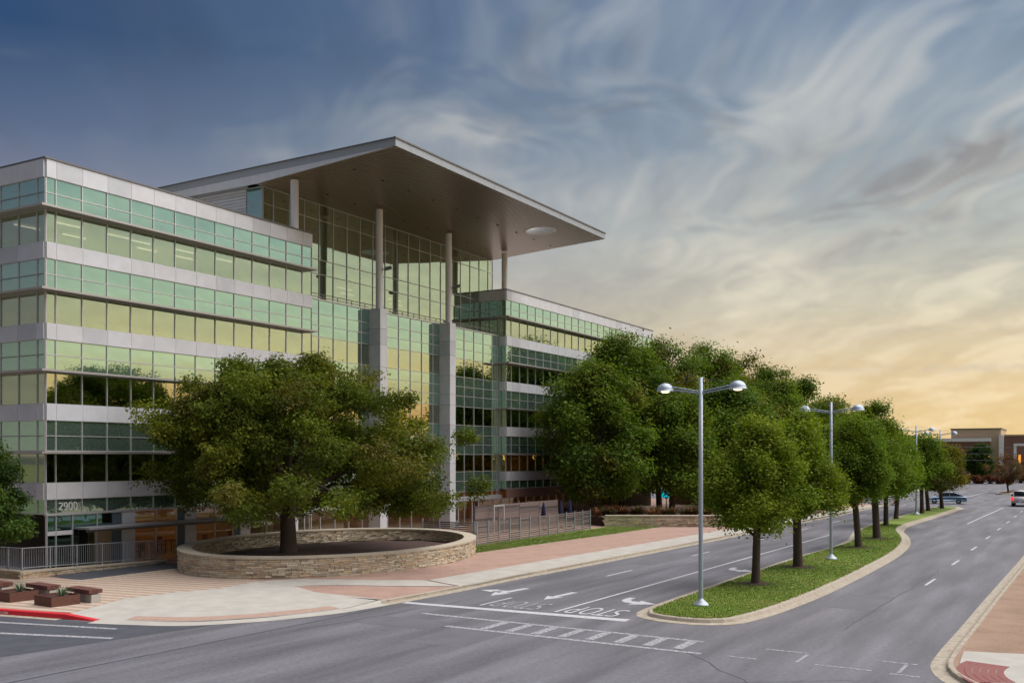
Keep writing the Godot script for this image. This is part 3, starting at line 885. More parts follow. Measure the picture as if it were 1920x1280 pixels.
# the same facing -z (towards smaller d), columns along x
func curtain_side(parent: Node3D, d: float, xs: Array, rows: Array, ytop: float, ybot: float, mull: Material) -> void:
	for r in rows:
		for k in xs.size() - 1:
			var a: float = xs[k]
			var b: float = xs[k + 1]
			var c := V((a + b) / 2, (r[0] + r[1]) / 2, d)
			var w := absf(b - a)
			if r[2] == "p":
				bx(parent, "wall_panel", c + Vector3(0, 0, 0.05), Vector3(w - 0.016, r[1] - r[0] - 0.012, 0.12), M.panels[rng.randi() % 5])
			else:
				bx(parent, "window_pane" if r[2] == "w" else "spandrel_pane", c, Vector3(w - 0.03, r[1] - r[0] - 0.02, 0.03), M.window_glass if r[2] == "w" else M.spandrel_glass, Basis(Vector3.UP, rng.randf_range(-0.003, 0.003)))
	for x in xs:
		bd(parent, "mullion", x - 0.028, x + 0.028, ybot, ytop, d - 0.062, d + 0.06, mull)
	var last := -99.0
	for r in rows:
		for y in [r[0], r[1]]:
			if r[2] != "p" and absf(y - last) > 0.2:
				bd(parent, "transom", xs[0], xs[xs.size() - 1], y - 0.024, y + 0.024, d - 0.056, d + 0.05, mull)
				last = y

func wing(parent: Node3D, called: String, ds: Array, side_d: float, depth: float) -> Node3D:
	var w := group_node(called, parent)
	var d0: float = ds[0]
	var d1: float = ds[ds.size() - 1]
	curtain(w, FX, ds, rows_wing, 20.30, 3.1, M.mullion)
	# flank that faces the plaza
	var xs := []
	var x := FX
	while x > FX - depth:
		xs.append(x)
		x -= 1.545 if x < FX - 0.1 else 0.62
	xs.append(FX - depth)
	curtain_side(w, side_d, xs, rows_wing, 20.30, 3.1, M.mullion)
	# parapet cap
	bd(w, "parapet_cap", FX - 0.3, FX + 0.16, 21.25, 21.33, d0 - 0.12, d1 + 0.05, M.dark_trim)
	bd(w, "parapet_cap", FX - depth, FX - 0.305, 21.25, 21.33, side_d - 0.12, side_d + 0.2, M.dark_trim)
	bd(w, "roof_deck", FX - depth, FX - 0.2, 20.6, 20.8, d0 + 0.2, d1, M.slab)
	# sunshades: thin metal ledges over the tall windows
	for y in [18.73, 14.55, 10.43, 6.27]:
		bd(w, "sunshade", FX + 0.07, FX + 0.75, y - 0.06, y + 0.05, d0 - 0.7, d1 - 0.15, M.ledge)
		bd(w, "sunshade", FX - depth, FX + 0.065, y - 0.058, y + 0.048, d0 - 0.7, d0 - 0.07, M.ledge)
	# storeys inside
	for y in [16.3, 12.15, 8.0, 3.95]:
		bd(w, "floor_slab", FX - depth + 0.2, FX - 0.12, y, y + 0.55, d0 + 0.15, d1 - 0.1, M.slab)
	for y in [18.75, 14.57, 10.45, 6.29]:
		bd(w, "ceiling", FX - depth + 0.2, FX - 0.12, y, y + 0.1, d0 + 0.15, d1 - 0.1, M.slab)
	bd(w, "core_wall", FX - 9.4, FX - 9.1, 0.1, 20.6, d0 + 1.0, d1 - 0.1, M.core)
	bd(w, "rear_wall", FX - depth, FX - depth + 0.19, 0.1, 20.6, d0 + 0.1, d1, M.core)
	bd(w, "party_wall", FX - depth + 0.2, FX - 0.15, 0.1, 20.6, d1 - 0.09, d1 + 0.04, M.core)
	return w

func omni(parent: Node3D, at: Vector3, energy: float, c: Color, size := 0.15) -> void:
	var l := OmniLight3D.new()
	l.name = "lamp_light"
	l.light_energy = energy
	l.light_color = c
	l.light_size = size
	l.omni_range = 30.0
	l.omni_attenuation = 2.0
	l.shadow_enabled = true
	parent.add_child(l, true)
	l.position = at - off(parent)

func build_office() -> void:
	var o := thing("office_building", "five storey office building of green glass bands under a wide flat canopy roof", "building", V(FX, 0, 52))
	# ---- wing by the plaza
	var ds := [32.01, 32.58]
	for k in 12:
		ds.append(32.58 + 1.545 * (k + 1))
	ds.append(52.06)
	var lw := wing(o, "plaza_wing", ds, 32.01, 14.0)
	for q in [[-48.2, 34.0], [-48.2, 37.2], [-48.4, 38.9], [-49.8, 40.6], [-48.2, 42.0], [-49.8, 43.4], [-48.2, 45.2], [-50.6, 33.2], [-50.4, 36.0]]:
		bd(lw, "ceiling_light", q[0] - 0.05, q[0] + 0.05, 18.62, 18.68, q[1], q[1] + 1.5, M.strip_light)
	# ---- wing beyond the entrance
	var dr := [78.2, 79.15]
	for k in 22:
		dr.append(79.15 + 1.545 * (k + 1))
	var rw := wing(o, "far_wing", dr, 78.2, 14.0)
	# ---- glazed middle, four storeys
	var mid := group_node("glazed_hall", o)
	var rows_mid := [[16.05, 17.02, "s"], [15.25, 16.05, "s"], [14.45, 15.25, "s"], [12.88, 14.45, "w"], [12.05, 12.88, "s"], [11.25, 12.05, "s"], [10.35, 11.25, "s"], [8.76, 10.35, "w"], [7.9, 8.76, "s"], [7.08, 7.9, "s"], [6.25, 7.08, "s"], [4.76, 6.25, "w"], [3.94, 4.76, "s"], [3.04, 3.94, "s"]]
	for b in 3:
		var s := 51.05 + b * 9.3
		var dm := []
		for q in [0.0, 1.55, 3.1, 4.65, 6.2, 7.4, 7.9]:
			dm.append(maxf(s + q + 1.0, 52.12))
		if b == 2:
			dm = [70.6, 72.3, 73.85, 75.4, 76.95, 77.75, 78.1]
		curtain(mid, CX, dm, rows_mid, 17.02, 2.2, M.mullion)
		# dark strip of glass beside the pilaster
		if b < 2:
			curtain(mid, CX, [dm[6] + 0.02, dm[6] + 0.75], [[10.35, 17.02, "t"], [3.04, 10.35, "t"]], 17.02, 2.2, M.mullion)
			curtain(mid, CX, [dm[6] + 0.78, dm[6] + 1.38], [[10.35, 17.02, "t"], [3.04, 10.35, "t"]], 17.02, 2.2, M.mullion)
	for y in [16.3, 12.15, 8.0, 3.95]:
		bd(mid, "floor_slab", FX - 13.8, CX - 0.12, y, y + 0.55, 52.15, 78.1, M.slab)
	bd(mid, "core_wall", FX - 10.4, FX - 10.1, 0.1, 24.4, 52.2, 80.3, M.core)
	bd(mid, "terrace_deck", UX - 0.6, CX + 0.1, 17.02, 17.10, 52.1, 78.15, M.trim)
	bd(mid, "entrance_band", CX - 0.1, CX + 0.35, 2.25, 2.62, 52.2, 78.1, M.trim)
	# terrace rail
	bd(mid, "terrace_rail", CX + 0.0, CX + 0.05, 17.42, 17.47, 52.1, 78.1, M.dark_trim)
	var dpost := 52.5
	while dpost < 78:
		bd(mid, "rail_post", CX + 0.005, CX + 0.045, 17.1, 17.42, dpost, dpost + 0.04, M.dark_trim)
		dpost += 1.55
	# ---- hall above the terrace
	var top := group_node("upper_hall", o)
	var du := [50.3, 51.3]
	for k in 18:
		du.append(51.3 + 1.575 * (k + 1))
	du.append(80.45)
	curtain(top, UX, du, [[23.35, 24.5, "w"], [20.45, 23.35, "w"], [19.4, 20.45, "w"], [17.75, 19.4, "w"], [17.1, 17.75, "w"]], 24.5, 17.1, M.mullion)
	curtain_side(top, 50.3, [UX, UX - 1.5], [[23.35, 24.5, "s"], [22.2, 23.35, "s"], [21.2, 22.2, "s"]], 24.5, 20.8, M.mullion)
	# ribbed metal flank
	for k in 16:
		bd(top, "wall_rib", UX - 12.5, UX - 1.53, 21.0 + k * 0.22, 21.19 + k * 0.22, 50.24, 50.4, M.panels[k % 5])
	bd(top, "wall_backing", UX - 12.5, UX - 1.53, 20.8, 24.9, 50.42, 50.55, M.panels[2])
	bd(top, "end_wall", UX - 12.5, UX - 0.1, 17.1, 24.9, 80.42, 80.5, M.panels[0])
	for k in 5:
		var dd := 54.0 + k * 5.2
		bd(top, "inner_column", UX - 3.6, UX - 3.2, 17.1, 24.4, dd, dd + 0.4, M.core)
	bd(top, "hall_ceiling", UX - 12.3, UX - 0.15, 24.42, 24.5, 50.6, 80.4, M.slab)
	for k in 9:
		bd(top, "ceiling_light", UX - 4.5 - (k % 3) * 1.6, UX - 4.42 - (k % 3) * 1.6, 19.9, 19.95, 56.5 + k * 2.3, 58.3 + k * 2.3, M.strip_light)
	# ---- pilasters and round columns
	for q in [[50.46, 21.3, 0], [59.65, 17.1, 1], [68.97, 17.1, 1], [78.09, 21.3, 0]]:
		var c := mi(UC, "column", M.column_paint, o, Transform3D(Basis.from_scale(Vector3(0.27, 24.55 - q[1], 0.27)), V(-46.25, (24.55 + q[1]) / 2, q[0]) - off(o)))
		for j in 4:
			mi(UC, "column_joint", M.trim, o, Transform3D(Basis.from_scale(Vector3(0.273, 0.018, 0.273)), V(-46.25, q[1] + 1.45 + j * 1.6, q[0]) - off(o))) if q[1] + 1.45 + j * 1.6 < 24.2 else null
		if q[2] == 1:
			var p := group_node("pilaster", o)
			var ys := [0.1, 2.4, 3.9, 5.5, 7.05, 8.7, 10.33, 11.2, 12.76, 14.41, 15.6, 17.12]
			for j in ys.size() - 1:
				bd(p, "pilaster_panel", -46.96, -45.83, ys[j] + 0.012, ys[j + 1] - 0.012, q[0] - 0.42, q[0] + 0.42, M.panels[j % 5])
			bd(p, "pilaster_core", -46.93, -45.86, 0.1, 17.1, q[0] - 0.39, q[0] + 0.39, M.dark_trim)
			var f := group_node("floodlight", o)
			bx(f, "bracket", V(-45.93, 20.05, q[0] + 0.05), Vector3(0.2, 0.06, 0.06), M.dark_trim)
			bx(f, "lamp_housing", V(-45.62, 20.15, q[0] + 0.25), Vector3(0.55, 0.2, 0.4), M.dark_trim, Basis(Vector3.UP, 0.6) * Basis(Vector3.BACK, 0.25))
	# ---- canopy
	var can := group_node("canopy", o)
	var comb := CSGCombiner3D.new()
	comb.name = "roof_slab"
	can.add_child(comb)
	var poly := CSGPolygon3D.new()
	poly.polygon = PackedVector2Array([Vector2(-37.2, 25.24), Vector2(-37.2, 25.72), Vector2(-62.0, 25.42), Vector2(-62.0, 24.94)])
	poly.mode = CSGPolygon3D.MODE_DEPTH
	poly.depth = 30.6
	poly.material = M.fascia
	poly.name = "slab_body"
	comb.add_child(poly)
	poly.position = Vector3(0, 0, -49.6) - off(can)
	var cut := CSGCylinder3D.new()
	cut.name = "round_opening"
	cut.radius = 1.22
	cut.height = 4.0
	cut.sides = 40
	cut.operation = CSGShape3D.OPERATION_SUBTRACTION
	cut.material = M.white_paint
	comb.add_child(cut)
	var hole := Vector2(-40.2, 73.75)
	cut.position = V(hole.x, 25, hole.y) - off(can)
	# cap strip and joints on the fascia
	var edge := st_new()
	edge.set_smooth_group(-1)
	var tl := Vector3(-24.8, -0.3, 0).normalized()
	st_box(edge, V(-37.19, 25.75, 64.9), Vector3(0.12, 0.09, 30.76))
	st_box(edge, V(-49.6, 25.60, 49.6), Vector3(24.8, 0.09, 0.12), Basis(Vector3.BACK, atan2(0.3, 24.8)))
	st_box(edge, V(-49.6, 25.60, 80.2), Vector3(24.8, 0.09, 0.12), Basis(Vector3.BACK, atan2(0.3, 24.8)))
	mi(flat_mesh(edge), "roof_edge", M.dark_trim, can, Transform3D(Basis.IDENTITY, -off(can)))
	for k in 9:
		bd(can, "fascia_joint", -37.21, -37.196, 25.26, 25.70, 49.6 + 3.4 * k + 1.6, 49.6 + 3.4 * k + 1.62, M.dark_trim)
	# soffit: long ribs across, with the round opening left free
	var soff := st_new()
	soff.set_smooth_group(-1)
	var sy := func(x: float) -> float: return 24.52 + (x + 49.0) * (25.22 - 24.52) / 11.75
	var d := 49.66
	while d < 80.1:
		var w := 0.2
		var segs := [[-49.05, -37.24]]
		var dy := absf(d + w / 2 - hole.y)
		if dy < 1.3:
			var hw := sqrt(maxf(1.3 * 1.3 - dy * dy, 0.0))
			segs = [[-49.05, hole.x - hw], [hole.x + hw, -37.24]]
		for s in segs:
			var xa: float = s[0]
			var xb: float = s[1]
			var ya: float = sy.call(xa)
			var yb: float = sy.call(xb)
			var p := [V(xa, ya, d), V(xb, yb, d), V(xb, yb, d + w), V(xa, ya, d + w)]
			quad(soff, p[0], p[1], p[2], p[3])
			for r in [[0, 1], [2, 3]]:
				quad(soff, p[r[0]], p[r[1]], p[r[1]] + Vector3(0, 0.04, 0), p[r[0]] + Vector3(0, 0.04, 0))
		d += 0.3
	var sm := mi(flat_mesh(soff), "soffit_ribs", M.soffit, can, Transform3D(Basis.IDENTITY, -off(can)))
	sm.set_meta("kind", "stuff")
	var back := CSGCombiner3D.new()
	back.name = "soffit_backing"
	can.add_child(back)
	var bp := CSGPolygon3D.new()
	bp.name = "backing_body"
	bp.polygon = PackedVector2Array([Vector2(-37.23, 25.262), Vector2(-49.05, 24.555), Vector2(-49.05, 24.9), Vector2(-37.23, 25.27)])
	bp.depth = 30.5
	bp.material = M.soffit
	back.add_child(bp)
	bp.position = Vector3(0, 0, -49.65) - off(can)
	var cut2 := CSGCylinder3D.new()
	cut2.name = "round_opening"
	cut2.radius = 1.25
	cut2.height = 4.0
	cut2.sides = 40
	cut2.operation = CSGShape3D.OPERATION_SUBTRACTION
	cut2.material = M.white_paint
	back.add_child(cut2)
	cut2.position = V(hole.x, 25, hole.y) - off(can)
	var ringm := st_new()
	lathe(ringm, [Vector2(1.2, 0.75), Vector2(1.2, -0.02), Vector2(1.34, -0.02), Vector2(1.34, 0.04)], 40)
	mi(done(ringm), "opening_rim", M.white_paint, can, Transform3D(Basis(Vector3.BACK, atan2(0.7, 11.75)), V(hole.x, sy.call(hole.x) - 0.01, hole.y) - off(can)))
	for side in [49.6, 80.14]:
		var cl := st_new()
		cl.set_smooth_group(-1)
		prism(cl, PackedVector2Array([Vector2(-37.3, 25.25), Vector2(-62.0, 24.95), Vector2(-62.0, 24.5), Vector2(-49.0, 24.5)]), side, side + 0.06, 0.0, Vector3.ZERO, Vector3.RIGHT, Vector3.UP, Vector3.FORWARD)
		mi(flat_mesh(cl), "canopy_cheek", M.panels[3], can, Transform3D(Basis.IDENTITY, -off(can)))
	for k in 10:
		for xx in [-46.9, -42.0]:
			mi(UC, "downlight", M.black, can, Transform3D(Basis.from_scale(Vector3(0.09, 0.04, 0.09)), V(xx, sy.call(xx) - 0.008, 51.5 + k * 3.05) - off(can)))
	# ---- ground floor of the plaza wing
	var g := group_node("ground_storey", o)
	var dark := [[32.05, 32.58], [32.58, 33.55]]
	for q in dark:
		bd(g, "dark_pane", FX - 0.02, FX + 0.01, 0.2, 1.98, q[0] + 0.02, q[1] - 0.02, M.teal_glass)
		bd(g, "dark_pane", FX - 0.02, FX + 0.01, 2.24, 3.05, q[0] + 0.02, q[1] - 0.02, M.teal_glass)
	bd(g, "wall_panel", FX - 0.03, FX + 0.06, 2.0, 2.22, 32.05, 33.55, M.panels[2])
	for q in [32.06, 32.58, 33.55, 35.03]:
		bd(g, "mullion", FX - 0.05, FX + 0.07, 0.12, 3.08, q - 0.03, q + 0.03, M.mullion)
	bd(g, "floor_edge", FX - 0.1, FX + 0.10, 3.02, 3.10, 32.0, 52.05, M.trim)
	for q in [[33.58, 35.0], [35.06, 36.0]]:
		bd(g, "dark_pane", FX - 0.02, FX + 0.01, 2.32, 3.0, q[0], q[1], M.teal_glass)
	bd(g, "entrance_door", FX - 1.5, FX - 1.44, 0.12, 2.3, 33.6, 36.0, M.teal_glass)
	for k in 4:
		var s := 36.05 + k * 4.4
		bd(g, "grey_panel", FX - 0.06, FX + 0.02, 0.12, 3.0, s, s + 0.55, M.grey_blue_panel)
		bd(g, "wall_panel", FX - 0.05, FX + 0.08, 0.12, 3.0, s + 0.57, s + 1.42, M.panels[k])
		var e := minf(s + 4.38, 52.0)
		var nn := 2
		for j in nn:
			var a := lerpf(s + 1.44, e, float(j) / nn)
			var b := lerpf(s + 1.44, e, float(j + 1) / nn)
			bd(g, "clear_pane", FX - 0.02, FX + 0.0, 0.15, 2.22, a + 0.03, b - 0.03, M.clear_glass)
			bd(g, "clear_pane", FX - 0.02, FX + 0.0, 2.34, 3.0, a + 0.03, b - 0.03, M.clear_glass)
			bd(g, "mullion", FX - 0.05, FX + 0.05, 0.12, 3.02, b - 0.03, b + 0.03, M.mullion)
		bd(g, "transom", FX - 0.045, FX + 0.045, 2.24, 2.32, s + 1.44, e, M.mullion)
	# steel awning
	bd(g, "awning", FX + 0.1, FX + 1.35, 2.26, 2.36, 33.6, 50.5, M.rail_paint)
	bd(g, "awning_beam", FX + 1.0, FX + 1.1, 2.12, 2.255, 33.65, 50.4, M.dark_trim)
	# lit rooms: floor, ceiling, rear wall, fittings
	bd(g, "room_floor", FX - 9.0, FX - 0.1, 0.06, 0.14, 32.2, 52.0, M.slab)
	bd(g, "room_ceiling", FX - 9.0, FX - 0.1, 3.05, 3.12, 32.2, 52.0, M.slab)
	bd(g, "room_wall", FX - 5.6, FX - 5.5, 0.14, 3.04, 37.0, 52.0, M.warm_wall)
	bd(g, "room_wall", FX - 5.5, FX - 0.3, 0.14, 3.04, 36.6, 36.7, M.warm_wall)
	for q in [38.8, 43.2, 47.6]:
		bx(g, "ceiling_lamp", V(FX - 2.6, 3.0, q), Vector3(0.3, 0.06, 0.3), M.warm_fitting)
		omni(g, V(FX - 2.6, 2.8, q), 0.2, Color(1.0, 0.68, 0.32), 0.15)
	# ---- ground floor of the middle and far wing
	var h := group_node("entrance_storey", o)
	var dd2 := 52.2
	while dd2 < 96.0:
		bd(h, "clear_pane", CX - 0.02, CX, 0.15, 2.24, dd2 + 0.03, dd2 + 1.5, M.clear_glass)
		bd(h, "mullion", CX - 0.05, CX + 0.05, 0.12, 2.3, dd2 - 0.03, dd2 + 0.03, M.mullion)
		dd2 += 1.55
	bd(h, "wall_panel", FX - 0.1, FX + 0.05, 2.3, 3.1, 78.3, 112.0, M.brick_brown)
	bd(h, "room_floor", FX - 9.0, FX - 0.1, 0.06, 0.14, 52.2, 112.0, M.slab)
	bd(h, "room_ceiling", FX - 9.0, CX - 0.2, 2.9, 2.98, 52.2, 112.0, M.slab)
	bd(h, "room_wall", FX - 6.1, FX - 6.0, 0.14, 2.88, 52.2, 112.0, M.warm_wall)
	for q in [57.0, 64.0, 72.0, 79.5, 86.0]:
		bx(h, "ceiling_lamp", V(FX - 3.0, 2.82, q), Vector3(0.3, 0.06, 0.3), M.warm_fitting)
		omni(h, V(FX - 3.0, 2.6, q), 0.3, Color(1.0, 0.64, 0.28), 0.15)
	# one storey up a few rooms are lit
	bd(h, "room_wall", FX - 5.1, FX - 5.0, 4.55, 6.2, 69.5, 96.0, M.warm_wall)
	for q in [73.5, 82.0, 88.0]:
		bx(h, "ceiling_lamp", V(FX - 2.4, 6.15, q), Vector3(0.3, 0.06, 0.3), M.warm_fitting)
		omni(h, V(FX - 2.4, 5.9, q), 0.5, Color(1.0, 0.66, 0.24), 0.15)
	# house number on the glass
	var tm := TextMesh.new()
	var sf := SystemFont.new()
	sf.font_names = PackedStringArray(["Droid Sans"])
	tm.font = sf
	tm.text = "2900"
	tm.font_size = 64
	tm.pixel_size = 0.01
	tm.depth = 0.03
	var sz := tm.get_aabb().size
	var k3 := 0.4 / maxf(sz.y, 0.01)
	mi(tm, "house_number", M.column_paint, o, Transform3D(Basis(Vector3.UP, PI / 2) * Basis.from_scale(Vector3(k3 * 0.95, k3, 1)), V(FX + 0.06, 3.48, 33.28) - off(o)))
	# doors in silver frames at the entrance
	for q in [70.2, 73.4]:
		var dn := group_node("entrance_door", o)
		bd(dn, "frame", CX + 0.06, CX + 0.14, 0.12, 2.24, q, q + 0.1, M.trim)
		bd(dn, "frame", CX + 0.06, CX + 0.14, 0.12, 2.24, q + 1.0, q + 1.1, M.trim)
		bd(dn, "frame", CX + 0.06, CX + 0.135, 2.14, 2.24, q + 0.1, q + 1.0, M.trim)
		bd(dn, "door_leaf", CX + 0.08, CX + 0.1, 0.14, 2.13, q + 0.1, q + 1.0, M.clear_glass)

# ------------------------------------------------------------------ street furniture, walls, vehicles
func stone_variants() -> Array:
	var out := []
	for k in 6:
		var st := st_new()
		st.set_smooth_group(-1)
		var p := []
		for i in 8:
			p.append(Vector3(0.5 if i & 1 else -0.5, 0.5 if i & 2 else -0.5, 0.5 if i & 4 else -0.5) + Vector3(rng.randf_range(-0.03, 0.03), rng.randf_range(-0.06, 0.06), rng.randf_range(-0.12, 0.12)))
		for f in [[0, 2, 3, 1], [4, 5, 7, 6], [0, 1, 5, 4], [2, 6, 7, 3], [0, 4, 6, 2], [1, 3, 7, 5]]:
			quad(st, p[f[0]], p[f[1]], p[f[2]], p[f[3]])
		out.append(flat_mesh(st))
	return out

# lay stones on a wall face: path (x, d) points, outward side sign, courses up to height(s); at most `most` single pieces, rest joined
func lay_stones(parent: Node3D, path: Array, outward: float, y0: float, top: Callable, course: float, most: int, seen_from: Vector2) -> void:
	var vars := stone_variants()
	var all := []
	var cum := [0.0]
	for i in path.size() - 1:
		cum.append(cum[i] + path[i].distance_to(path[i + 1]))
	var total: float = cum[cum.size() - 1]
	var at := func(s: float) -> Array:
		var i := 0
		while i < path.size() - 2 and cum[i + 1] < s:
			i += 1
		var a: Vector2 = path[i]
		var b: Vector2 = path[i + 1]
		var f := clampf((s - cum[i]) / maxf(b.distance_to(a), 1e-4), 0, 1)
		return [a.lerp(b, f), (b - a).normalized()]
	var y := y0
	while y < 3.0:
		var ch := course * rng.randf_range(0.75, 1.3)
		var s := -rng.randf() * 0.3
		var any := false
		while s < total:
			var w := rng.randf_range(0.22, 0.75)
			var mid := clampf(s + w / 2, 0, total)
			var q: Array = at.call(mid)
			var t: float = top.call(q[0])
			if y + 0.02 < t:
				any = true
				var hh := minf(ch, t - y)
				var n: Vector2 = Vector2(-q[1].y, q[1].x) * outward
				var dep := rng.randf_range(0.09, 0.13)
				var c: Vector2 = q[0] + n * (dep / 2 - 0.05)
				var dirv := Vector3(q[1].x, 0, -q[1].y)
				var nv := Vector3(n.x, 0, -n.y)
				var b := Basis(dirv * (minf(w, total - s) - 0.016), Vector3.UP * (hh - 0.014), nv * dep)
				if b.determinant() < 0:
					b.x = -b.x
				all.append([Transform3D(b, V(c.x, y + hh / 2, c.y)), (c - seen_from).length(), n.dot((seen_from - c).normalized())])
			s += w
		if not any:
			break
		y += ch
	all.sort_custom(func(a, b): return a[2] / a[1] > b[2] / b[1])
	var rest := {}
	for k in all.size():
		var t: Transform3D = all[k][0]
		var pick := rng.randi() % 9
		if k < most:
			mi(vars[k % 6], "stone", M.stones[pick], parent, Transform3D(t.basis, t.origin - off(parent)))
		else:
			if not rest.has(pick):
				rest[pick] = st_new()
			(rest[pick] as SurfaceTool).append_from(vars[k % 6], 0, Transform3D(t.basis, t.origin - off(parent)))
	for pick in rest:
		var o := mi((rest[pick] as SurfaceTool).commit(), "small_stones", M.stones[pick], parent)
		o.set_meta("kind", "stuff")

func wall_core(parent: Node3D, outer: Array, inner: Array, y0: float, top: Callable, closed: bool, m: Material, cap: Material) -> void:
	var st := st_new()
	st.set_smooth_group(-1)
	var cp := st_new()
	cp.set_smooth_group(-1)
	var n := outer.size()
	var o := off(parent)
	for i in (n if closed else n - 1):
		var j := (i + 1) % n
		var a: Vector2 = outer[i]
		var b: Vector2 = outer[j]
		var c: Vector2 = inner[j]
		var d: Vector2 = inner[i]
		var ta: float = top.call(a)
		var tb: float = top.call(b)
		quad(st, V(a.x, y0, a.y) - o, V(a.x, ta, a.y) - o, V(b.x, tb, b.y) - o, V(b.x, y0, b.y) - o)
		quad(st, V(d.x, y0, d.y) - o, V(c.x, y0, c.y) - o, V(c.x, tb, c.y) - o, V(d.x, ta, d.y) - o)
		var na := (a - d).normalized() * 0.11
		var nb := (b - c).normalized() * 0.11
		var A := a + na
		var B := b + nb
		var C := c - nb
		var D := d - na
		quad(cp, V(A.x, ta + 0.09, A.y) - o, V(D.x, ta + 0.09, D.y) - o, V(C.x, tb + 0.09, C.y) - o, V(B.x, tb + 0.09, B.y) - o)
		quad(cp, V(A.x, ta, A.y) - o, V(A.x, ta + 0.09, A.y) - o, V(B.x, tb + 0.09, B.y) - o, V(B.x, tb, B.y) - o)
		quad(cp, V(D.x, ta, D.y) - o, V(C.x, tb, C.y) - o, V(C.x, tb + 0.09, C.y) - o, V(D.x, ta + 0.09, D.y) - o)
		quad(cp, V(A.x, ta, A.y) - o, V(B.x, tb, B.y) - o, V(C.x, tb, C.y) - o, V(D.x, ta, D.y) - o)
	mi(flat_mesh(st), "wall_core", m, parent)
	mi(flat_mesh(cp), "coping", cap, parent)

func wheel(parent: Node3D, at: Vector3, r: float, w: float, axis: Vector3) -> void:
	var n := group_node("wheel", parent)
	n.position = at
	var b := Basis(Quaternion(Vector3.UP, axis))
	var st := st_new()
	lathe(st, [Vector2(r * 0.6, -w / 2), Vector2(r * 0.93, -w / 2), Vector2(r, -w * 0.35), Vector2(r, w * 0.35), Vector2(r * 0.93, w / 2), Vector2(r * 0.6, w / 2)], 22)
	mi(done(st), "tyre", M.tyre, n, Transform3D(b, Vector3.ZERO))
	var s2 := st_new()
	lathe(s2, [Vector2(0.0, w * 0.3), Vector2(r * 0.25, w * 0.32), Vector2(r * 0.45, w * 0.24), Vector2(r * 0.62, w * 0.42), Vector2(r * 0.62, -w * 0.42), Vector2(r * 0.45, -w * 0.24), Vector2(0.0, -w * 0.3)], 16)
	mi(done(s2), "rim", M.rim_metal, n, Transform3D(b, Vector3.ZERO))

# length along local x (front = +x), width along z
func sedan() -> Node3D:
	var o := thing("parked_car".replace("parked_", ""), "silver blue sedan crossing the junction beyond the median trees", "car", Vector3.ZERO)
	var st := st_new()
	prism(st, PackedVector2Array([Vector2(-2.35, 0.32), Vector2(2.3, 0.28), Vector2(2.4, 0.5), Vector2(2.3, 0.74), Vector2(1.2, 0.93), Vector2(-1.6, 0.98), Vector2(-2.3, 0.96), Vector2(-2.4, 0.7)]), -0.92, 0.92, 0.09, Vector3.ZERO, Vector3.RIGHT, Vector3.UP, Vector3.BACK)
	mi(flat_mesh(st), "body", M.car_silver, o)
	var gl := st_new()
	prism(gl, PackedVector2Array([Vector2(1.25, 0.9), Vector2(0.35, 1.38), Vector2(-0.9, 1.41), Vector2(-2.0, 1.0), Vector2(-2.0, 0.9)]), -0.72, 0.72, 0.08, Vector3.ZERO, Vector3.RIGHT, Vector3.UP, Vector3.BACK)
	mi(flat_mesh(gl), "windows", M.car_glass, o)
	var rf := st_new()
	prism(rf, PackedVector2Array([Vector2(0.42, 1.37), Vector2(0.2, 1.43), Vector2(-0.8, 1.46), Vector2(-2.08, 1.03), Vector2(-2.0, 0.99), Vector2(-0.9, 1.4)]), -0.66, 0.66, 0.02, Vector3.ZERO, Vector3.RIGHT, Vector3.UP, Vector3.BACK)
	mi(flat_mesh(rf), "roof", M.car_silver, o)
	for s in [-1, 1]:
		bx(o, "door_pillar", Vector3(-0.35, 1.15, s * 0.72) + o.position, Vector3(0.08, 0.5, 0.05), M.car_silver)
		bx(o, "head_light", Vector3(2.28, 0.66, s * 0.66) + o.position, Vector3(0.2, 0.12, 0.34), M.head_light)
		bx(o, "tail_light", Vector3(-2.33, 0.8, s * 0.66) + o.position, Vector3(0.12, 0.12, 0.4), M.red_paint)
		bx(o, "wing_mirror", Vector3(0.85, 1.0, s * 0.98) + o.position, Vector3(0.12, 0.12, 0.18), M.car_silver)
		wheel(o, Vector3(1.45, 0.33, s * 0.82), 0.33, 0.22, Vector3(0, 0, s))
		wheel(o, Vector3(-1.4, 0.33, s * 0.82), 0.33, 0.22, Vector3(0, 0, s))
	return o

